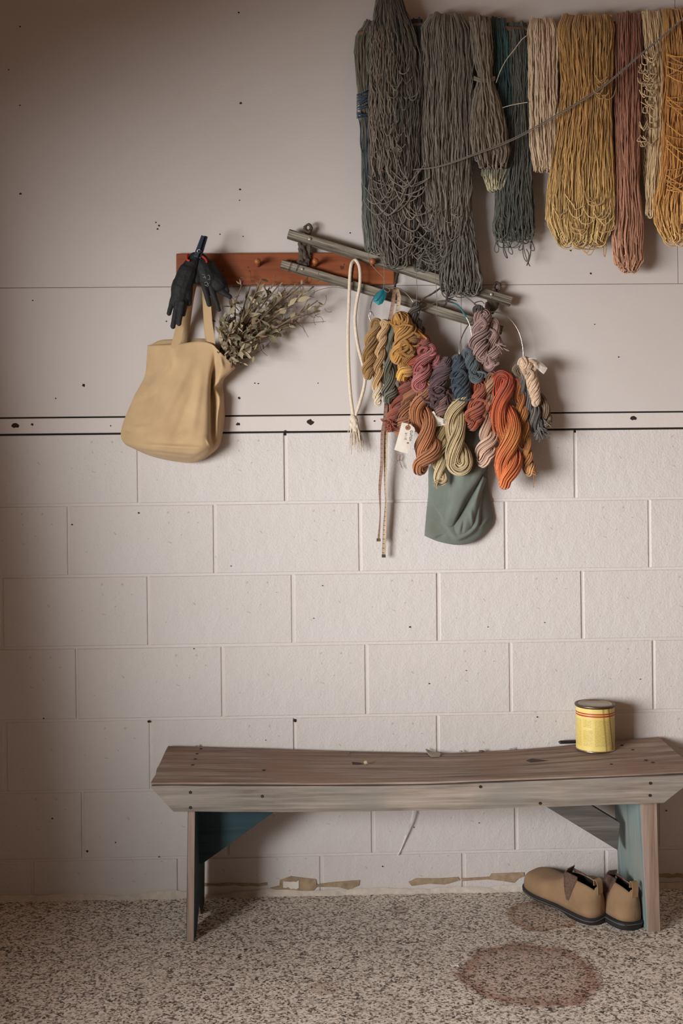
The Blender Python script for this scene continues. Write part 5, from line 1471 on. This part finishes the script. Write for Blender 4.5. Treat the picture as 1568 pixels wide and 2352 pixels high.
# ------------------------------------------------------------------ yellow can on the bench
def m_can():
    t = NT('yellow_can_label', 0.42)
    uv = t.n('ShaderNodeUVMap'); sp = t.n('ShaderNodeSeparateXYZ'); t.l(uv.outputs['UV'], sp.inputs[0])
    U, V = sp.outputs['X'], sp.outputs['Y']
    nz = t.noise(t.coord('Object'), 14, 4)
    base = t.ramp(nz, [(0.3, lin('d6bd66')), (0.7, lin('e2cc80'))])
    # blocks of small print: fine lines broken into words, inside column boxes
    line = t.math('LESS_THAN', t.math('FRACT', t.math('MULTIPLY', V, 34)), 0.5)
    word = t.math('GREATER_THAN', t.noise(t.coord('UV', (170, 34, 1)), 1.0, 1), 0.44)
    def rect(u0, u1, v0, v1):
        a = t.math('MULTIPLY', t.math('GREATER_THAN', U, u0), t.math('LESS_THAN', U, u1))
        b = t.math('MULTIPLY', t.math('GREATER_THAN', V, v0), t.math('LESS_THAN', V, v1))
        return t.math('MULTIPLY', a, b)
    boxes = None
    for r in ((0.0, 0.07, 0.55, 0.74), (0.0, 0.08, 0.12, 0.5), (0.10, 0.24, 0.12, 0.74), (0.28, 0.4, 0.06, 0.74), (0.43, 0.55, 0.1, 0.7), (0.88, 0.98, 0.1, 0.74)):
        k = rect(*r); boxes = k if boxes is None else t.math('MAXIMUM', boxes, k)
    ink = t.math('MULTIPLY', t.math('MULTIPLY', line, word), boxes)
    col = t.mix(t.math('MULTIPLY', ink, 0.5), base, lin('7a6428'))
    streak = t.math('MULTIPLY', t.math('LESS_THAN', t.math('ABSOLUTE', t.math('SUBTRACT', t.math('ADD', U, t.math('MULTIPLY', V, 0.03)), 0.2)), 0.009), 0.55)
    streak2 = t.math('MULTIPLY', t.math('LESS_THAN', t.math('ABSOLUTE', t.math('SUBTRACT', t.math('ADD', U, t.math('MULTIPLY', V, 0.05)), 0.272)), 0.008), 0.75)
    col = t.mix(t.math('MAXIMUM', streak, streak2), col, lin('8a6a20'))
    red = t.math('MAXIMUM', rect(-1, 2, 0.800, 0.835), rect(-1, 2, 0.855, 0.885))
    col = t.mix(red, col, lin('a83a20'))
    return t.base(col)
M_CAN = m_can()
M_TIN = NT('dull_tin', 0.32, 1.0).base(lin('a89c8c'))
M_TIND = NT('tarnished_rim', 0.45, 0.9).base(lin('6c5c4e'))
cb = seat_point(1367, 1721)
CR, CHT = 0.0525, 0.126
can = thing('tin_can', 'round yellow tin can with red bands and metal lid standing on the bench', 'can', loc=tuple(cb))
SEG = 40; V, Q, UVs = [], [], []
hs = np.linspace(0.004, CHT - 0.006, 12)
for h in hs:
    for k in range(SEG + 1):
        a = 2 * PI * k / SEG
        V.append((CR * math.sin(a - 0.9), -CR * math.cos(a - 0.9), h)); UVs.append((k / SEG, (h - 0.004) / (CHT - 0.01)))
for i in range(len(hs) - 1):
    for k in range(SEG):
        Q.append((i * (SEG + 1) + k, i * (SEG + 1) + k + 1, (i + 1) * (SEG + 1) + k + 1, (i + 1) * (SEG + 1) + k))
me = np_mesh('body', np.array(V), np.array(Q)); uvl = me.uv_layers.new(name='UVMap')
vi = np.zeros(len(me.loops), int); me.loops.foreach_get('vertex_index', vi); uvl.data.foreach_set('uv', np.array(UVs)[vi].ravel())
o = link_mesh('body', me, M_CAN, can)
def can_part(name, prof, m):
    b = lathe(prof, 40); o = bm_obj(name, b, m, can, True); return o
can_part('bottom_rim', [(CR - 0.002, 0), (CR + 0.0014, 0.0006), (CR + 0.0016, 0.003), (CR + 0.0003, 0.0048)], M_TIN)
can_part('top_rim', [(CR, CHT - 0.0075), (CR + 0.0022, CHT - 0.006), (CR + 0.0026, CHT - 0.0015), (CR + 0.001, CHT), (CR - 0.004, CHT - 0.0003), (CR - 0.005, CHT - 0.005), (0.001, CHT - 0.005)], M_TIND)
lid = can_part('lid', [(CR - 0.0055, CHT - 0.0052), (CR - 0.0058, CHT - 0.001), (CR - 0.0075, CHT + 0.0006), (CR - 0.009, CHT - 0.0004), (CR - 0.0105, CHT - 0.003), (0.012, CHT - 0.0034), (0.001, CHT - 0.0034)], M_TIN)

# black marker behind the can
a_, b_ = seat_point(1284, 1709), seat_point(1340, 1707)
mk = thing('black_marker', 'short black marker lying on the bench behind the yellow can', 'marker', loc=tuple(a_))
bmk = bmesh.new(); capsule(bmk, Vector(a_) + Vector((0.004, 0, 0.0052)), Vector(b_) + Vector((0, 0, 0.0052)), 0.005, 0.0048, 1.0, 10)
child(bm_obj('barrel', bmk, m_plain('black_plastic', '1c1a1e', 0.45), None, True), mk)
bmk = bmesh.new(); capsule(bmk, Vector(a_) + Vector((-0.002, 0, 0.0062)), Vector(a_) + Vector((0.006, 0, 0.0056)), 0.0012, 0.0034, 1.0, 8)
child(bm_obj('tip', bmk, m_plain('dark_tip', '2a2624', 0.6), None, True), mk)

# scraps and crumbs
M_SCR = m_plain('scrap_pale', 'a39684', 0.8, var=0.1); M_CRM = m_plain('crumb_pale', 'b8aa8c', 0.9); M_FLK = m_plain('bark_flake', '6b5a4c', 0.9, var=0.3)
def crumb(name, label, cat, px, py, r, m, seed, flat=0.6, group=None, p=None):
    rr_ = random.Random(seed); bm = bmesh.new(); bmesh.ops.create_icosphere(bm, subdivisions=1, radius=1.0)
    for v in bm.verts: v.co = Vector((v.co.x * rr_.uniform(0.7, 1.4), v.co.y * rr_.uniform(0.6, 1.0), v.co.z * flat * rr_.uniform(0.7, 1.1)))
    o = bm_obj(name, bm, m); s_ = r * PM(0.2); o.scale = (s_, s_, s_)
    q = p if p is not None else seat_point(px, py); o.location = (q[0], q[1], q[2] + s_ * flat * 0.75)
    return tag(o, label, cat, group)
fg = 'flakes of bark scattered on the bench'
crumb('crumb', 'pale crumb beside the dark knot in the middle of the bench seat', 'crumb', 840, 1757, 7, M_CRM, 1, 0.9)
for k, (x, y, r, lab) in enumerate(((451, 1716, 4, 'tiny bark flake at the back edge near the bench left end'), (802, 1732, 4.5, 'bark flake on the seat behind the pale crumb'), (1058, 1727, 5, 'small bark flake at the back edge right of the paper scrap'), (1105, 1728, 7, 'curled bark flake midway between paper scrap and can'), (1172, 1722, 5, 'bark flake on the back edge left of the black marker'), (876, 1737, 3.5, 'bark flake just left of the paper scrap'))):
    crumb('bark_flake', lab, 'flake', x, y, r, M_FLK if k % 2 else M_SCR, 10 + k, 0.45, fg)
pp_ = np.array([seat_point(x, y) for x, y in ((977, 1724), (990, 1727), (1012, 1732), (1009, 1740), (990, 1741), (982, 1733))])
lo = pp_.copy(); lo[:, 2] += 0.0005; hi_ = pp_.copy(); hi_[:, 2] += np.array([0.006, 0.003, 0.002, 0.0012, 0.0012, 0.003])
sc = bm_obj('paper_scrap', prism(hi_, lo), M_SCR); tag(sc, 'grey torn paper scrap lying at the back of the bench seat', 'paper')
q = FL(1045, 2216)
for k, (dx, dy, r) in enumerate(((0, 0, 9),)):
    bm = bmesh.new(); pts = [(-1, 0.2), (-0.3, 0.5), (-0.1, 1.2), (0.25, 0.5), (1.1, 0.3), (0.5, -0.2), (0.6, -0.8), (-0.1, -0.4), (-0.9, -0.6)]
    s_ = 0.012
    f_ = [(q[0] + x * s_, q[1] + y * s_, 0.0012 + 0.002 * abs(x)) for x, y in pts]; b2 = [(x, y, 0.0002) for x, y, z in f_]
    o = bm_obj('plaster_chip', prism(f_, b2), M_PATCH); tag(o, 'white plaster chip on the floor by the round stain', 'chip')
# curl of clear tape under the bench
M_CLEAR = NT('clear_film', 0.15).m
M_CLEAR.node_tree.nodes['Principled BSDF'].inputs['Base Color'].default_value = (0.85, 0.83, 0.8, 1)
M_CLEAR.node_tree.nodes['Principled BSDF'].inputs['Transmission Weight'].default_value = 0.6
strip = thing('clear_strip', 'twisted strip of clear film hanging on the wall under the bench', 'film strip', loc=W(948, 1850, 0.01))
ribbon([(951, 1845, .024), (945, 1880, .022), (935, 1910, .016), (928, 1930, .012), (921, 1948, .009), (913, 1964, .008)], 4, M_CLEAR, 'film', strip, [0.2, 0.6, 0.9, 0.4, 1.0, 0.6])

# ------------------------------------------------------------------ shoes
M_SUEDE = m_plain('tan_suede', '8b6f52', 0.95, var=0.14, scale=22, bump=0.15)
M_SOLE = m_plain('black_rubber_sole', '1d1c1e', 0.6, var=0.2)
M_KNIT = m_plain('brown_elastic', '5e473c', 0.9, var=0.35, scale=260, bump=0.5)
M_LINE = m_plain('dark_lining', '0c0b0b', 0.95)
M_WELT = m_plain('welt_thread', '6b6258', 0.8)
ST = [(-0.0045, .005, .096), (-0.001, .017, .099), (0.010, .028, .106), (0.035, .034, .110), (0.070, .036, .110), (0.098, .037, .104), (0.118, .038, .088), (0.145, .042, .072), (0.180, .047, .064), (0.212, .047, .060), (0.236, .041, .056), (0.250, .029, .050), (0.258, .012, .042)]
def shoe(label, loc, yaw, pitch, roll):
    root = thing('suede_shoe', label, 'shoe', 'pair of tan suede slip-on ankle shoes under the bench', loc=loc)
    st = spline(np.array(ST), 34); zb = 0.020; NA = 22
    bm = bmesh.new(); g = []
    for (x, hw, zt) in st:
        row = []
        for k in range(NA + 1):
            a = PI * k / NA
            c, s_ = math.cos(a), math.sin(a)
            high = np.clip((zt - 0.062) / 0.045, 0, 1)           # ankle part is steeper and narrows upward
            z = zb + (zt - zb) * (abs(s_) ** (0.75 + 0.15 * high))
            y = hw * math.copysign(abs(c) ** (0.55 + 0.1 * high), c) * (1 - 0.22 * high * ((z - zb) / (zt - zb)) ** 1.5)
            row.append(bm.verts.new((x, y, z)))
        g.append(row)
    for i in range(len(g) - 1):
        xm = (st[i, 0] + st[i + 1, 0]) / 2
        for k in range(NA):
            sm = math.sin(PI * (k + 0.5) / NA)
            if 0.004 < xm < 0.106 and sm > 0.90: continue        # the opening
            bm.faces.new((g[i][k], g[i + 1][k], g[i + 1][k + 1], g[i][k + 1]))
    bm.faces.new(g[0]); bm.faces.new(list(reversed(g[-1])))
    up = bm_obj('upper', bm, M_SUEDE)
    up.data.materials.append(M_LINE)
    md = up.modifiers.new('t', 'SOLIDIFY'); md.thickness = 0.003; md.offset = -1; md.material_offset = 1; md.use_quality_normals = True
    evaluated(up); up.data.polygons.foreach_set('use_smooth', [True] * len(up.data.polygons))
    up.parent = root
    # insole closes the shoe from below
    def outline(gr, z): return [(x, (hw + gr) * s_, z) for s_ in (1,) for (x, hw, _) in st] + [(x, -(hw + gr), z) for (x, hw, _) in st[::-1]]
    def loft(levels, m, name, parent):
        b = bmesh.new(); L_ = [[b.verts.new(p) for p in lv] for lv in levels]; n = len(L_[0])
        for i in range(len(L_) - 1):
            for k in range(n): b.faces.new((L_[i][k], L_[i][(k + 1) % n], L_[i + 1][(k + 1) % n], L_[i + 1][k]))
        b.faces.new(list(reversed(L_[0]))); b.faces.new(L_[-1])
        o = bm_obj(name, b, m); o.parent = parent; return o
    def so(gr, z, ex=0.0, lift=True):
        pts = []
        for (x, y, zz) in outline(gr, z):
            xx = x + ex * (1 if x > 0.13 else -1)
            rise = 0.010 * max(0, (x - 0.17) / 0.09) ** 2 if lift else 0
            arch = 0.006 if (0.085 < x < 0.14 and z < 0.005) else 0
            thin = max(0, min(1, (x - 0.075) / 0.02)) * (0.008 if z < 0.005 else 0)
            pts.append((xx, y, z + min(thin + arch * 0, 0.012)))
        return pts
    sole = loft([so(0.001, 0.0), so(0.003, 0.004), so(0.0045, 0.012, 0.002), so(0.0045, 0.0195, 0.002), so(0.001, 0.0225)], M_SOLE, 'sole', root)
    wl = np.array([(x - 0.002, (hw + 0.0052) , 0.0155) for (x, hw, _) in st[::-1]] + [(x - 0.002, -(hw + 0.0052), 0.0155) for (x, hw, _) in st])
    o = tube_obj('welt', [wl], 0.0009, M_WELT, None, 5); o.parent = sole
    # elastic gussets rising above the collar on both sides
    for sd in (1, -1):
        b = bmesh.new(); rows_ = []
        for (f, x0, x1, off) in ((0, 0.072, 0.080, .0012), (0.35, 0.066, 0.088, .0014), (0.7, 0.060, 0.096, .0014), (1.0, 0.056, 0.103, .0012), (1.16, 0.060, 0.100, .0002)):
            r_ = []
            for q_ in range(5):
                x = x0 + (x1 - x0) * q_ / 4
                hw = float(np.interp(x, st[:, 0], st[:, 1])); zt = float(np.interp(x, st[:, 0], st[:, 2])); z = 0.048 + (0.101 - 0.048) * f
                rel = min(0.97, (z - zb) / (zt - zb)); high = np.clip((zt - 0.062) / 0.045, 0, 1)
                sv = rel ** (1 / (0.75 + 0.15 * high)); cv = math.sqrt(max(0, 1 - sv * sv))
                y = hw * cv ** (0.55 + 0.1 * high) * (1 - 0.22 * high * rel ** 1.5)
                y = max(y, 0.0165 - 0.004 * (f > 1.05))
                r_.append((x, sd * (y + off), z))
            rows_.append(r_)
        F_ = [[b.verts.new(p) for p in r_] for r_ in rows_]; B_ = [[b.verts.new((p[0], p[1] - sd * 0.0035, p[2])) for p in r_] for r_ in rows_]
        for i in range(4):
            for k in range(4):
                b.faces.new((F_[i][k], F_[i][k + 1], F_[i + 1][k + 1], F_[i + 1][k])); b.faces.new((B_[i][k], B_[i + 1][k], B_[i + 1][k + 1], B_[i][k + 1]))
        for k in range(4): b.faces.new((F_[4][k], F_[4][k + 1], B_[4][k + 1], B_[4][k]))
        for i in range(4):
            b.faces.new((F_[i][0], F_[i + 1][0], B_[i + 1][0], B_[i][0])); b.faces.new((F_[i][4], B_[i][4], B_[i + 1][4], F_[i + 1][4]))
        o = bm_obj('elastic_gusset', b, M_KNIT, None, True); o.parent = root
    # front tongue tab and rear pull tab
    for name, pts, w, m in (('tongue_tab', [(0.116, 0, 0.084), (0.106, 0, 0.100), (0.098, 0, 0.114), (0.093, 0, 0.120)], 0.030, M_KNIT), ('pull_tab', [(-0.0055, 0, 0.085), (-0.007, 0, 0.104), (-0.005, 0, 0.120), (0.004, 0, 0.122), (0.006, 0, 0.106)], 0.016, M_SUEDE)):
        P_ = spline(np.array(pts), 12); b = bmesh.new(); rr_ = []
        tg = np.gradient(P_, axis=0); nn = np.stack([-tg[:, 2], np.zeros(12), tg[:, 0]], 1); nn /= np.linalg.norm(nn, axis=1, keepdims=True)
        for i in range(12):
            ww = w * (1 - (0.25 * (i / 11) ** 2 if name == 'tongue_tab' else 0)) / 2
            rr_.append([b.verts.new(tuple(P_[i] + np.array([0, sy * ww, 0]) + nn[i] * t_)) for sy, t_ in ((-1, .0012), (1, .0012), (1, -.0012), (-1, -.0012))])
        for i in range(11):
            for k in range(4): b.faces.new((rr_[i][k], rr_[i][(k + 1) % 4], rr_[i + 1][(k + 1) % 4], rr_[i + 1][k]))
        b.faces.new(rr_[0]); b.faces.new(list(reversed(rr_[-1])))
        o = bm_obj(name, b, m); o.parent = root
    root.rotation_euler = (Matrix.Rotation(yaw, 3, 'Z') @ Matrix.Rotation(pitch, 3, 'Y') @ Matrix.Rotation(roll, 3, 'X')).to_euler()
    root.scale = (1.0, 1.12, 1.0)
    return root
h1, t1_ = FL(1379, 2121), FL(1258, 2066)
ya = math.atan2(t1_[1] - h1[1], t1_[0] - h1[0])
shoe('left tan suede shoe turned sideways with its toe toward the wall', (h1[0], h1[1], 0.001), ya, math.radians(-4), math.radians(-9))
h2 = FL(1453, 2136)
shoe('right tan suede shoe seen from its heel, next to the teal bench leg', (h2[0], h2[1], 0.001), math.radians(108), 0, math.radians(2))
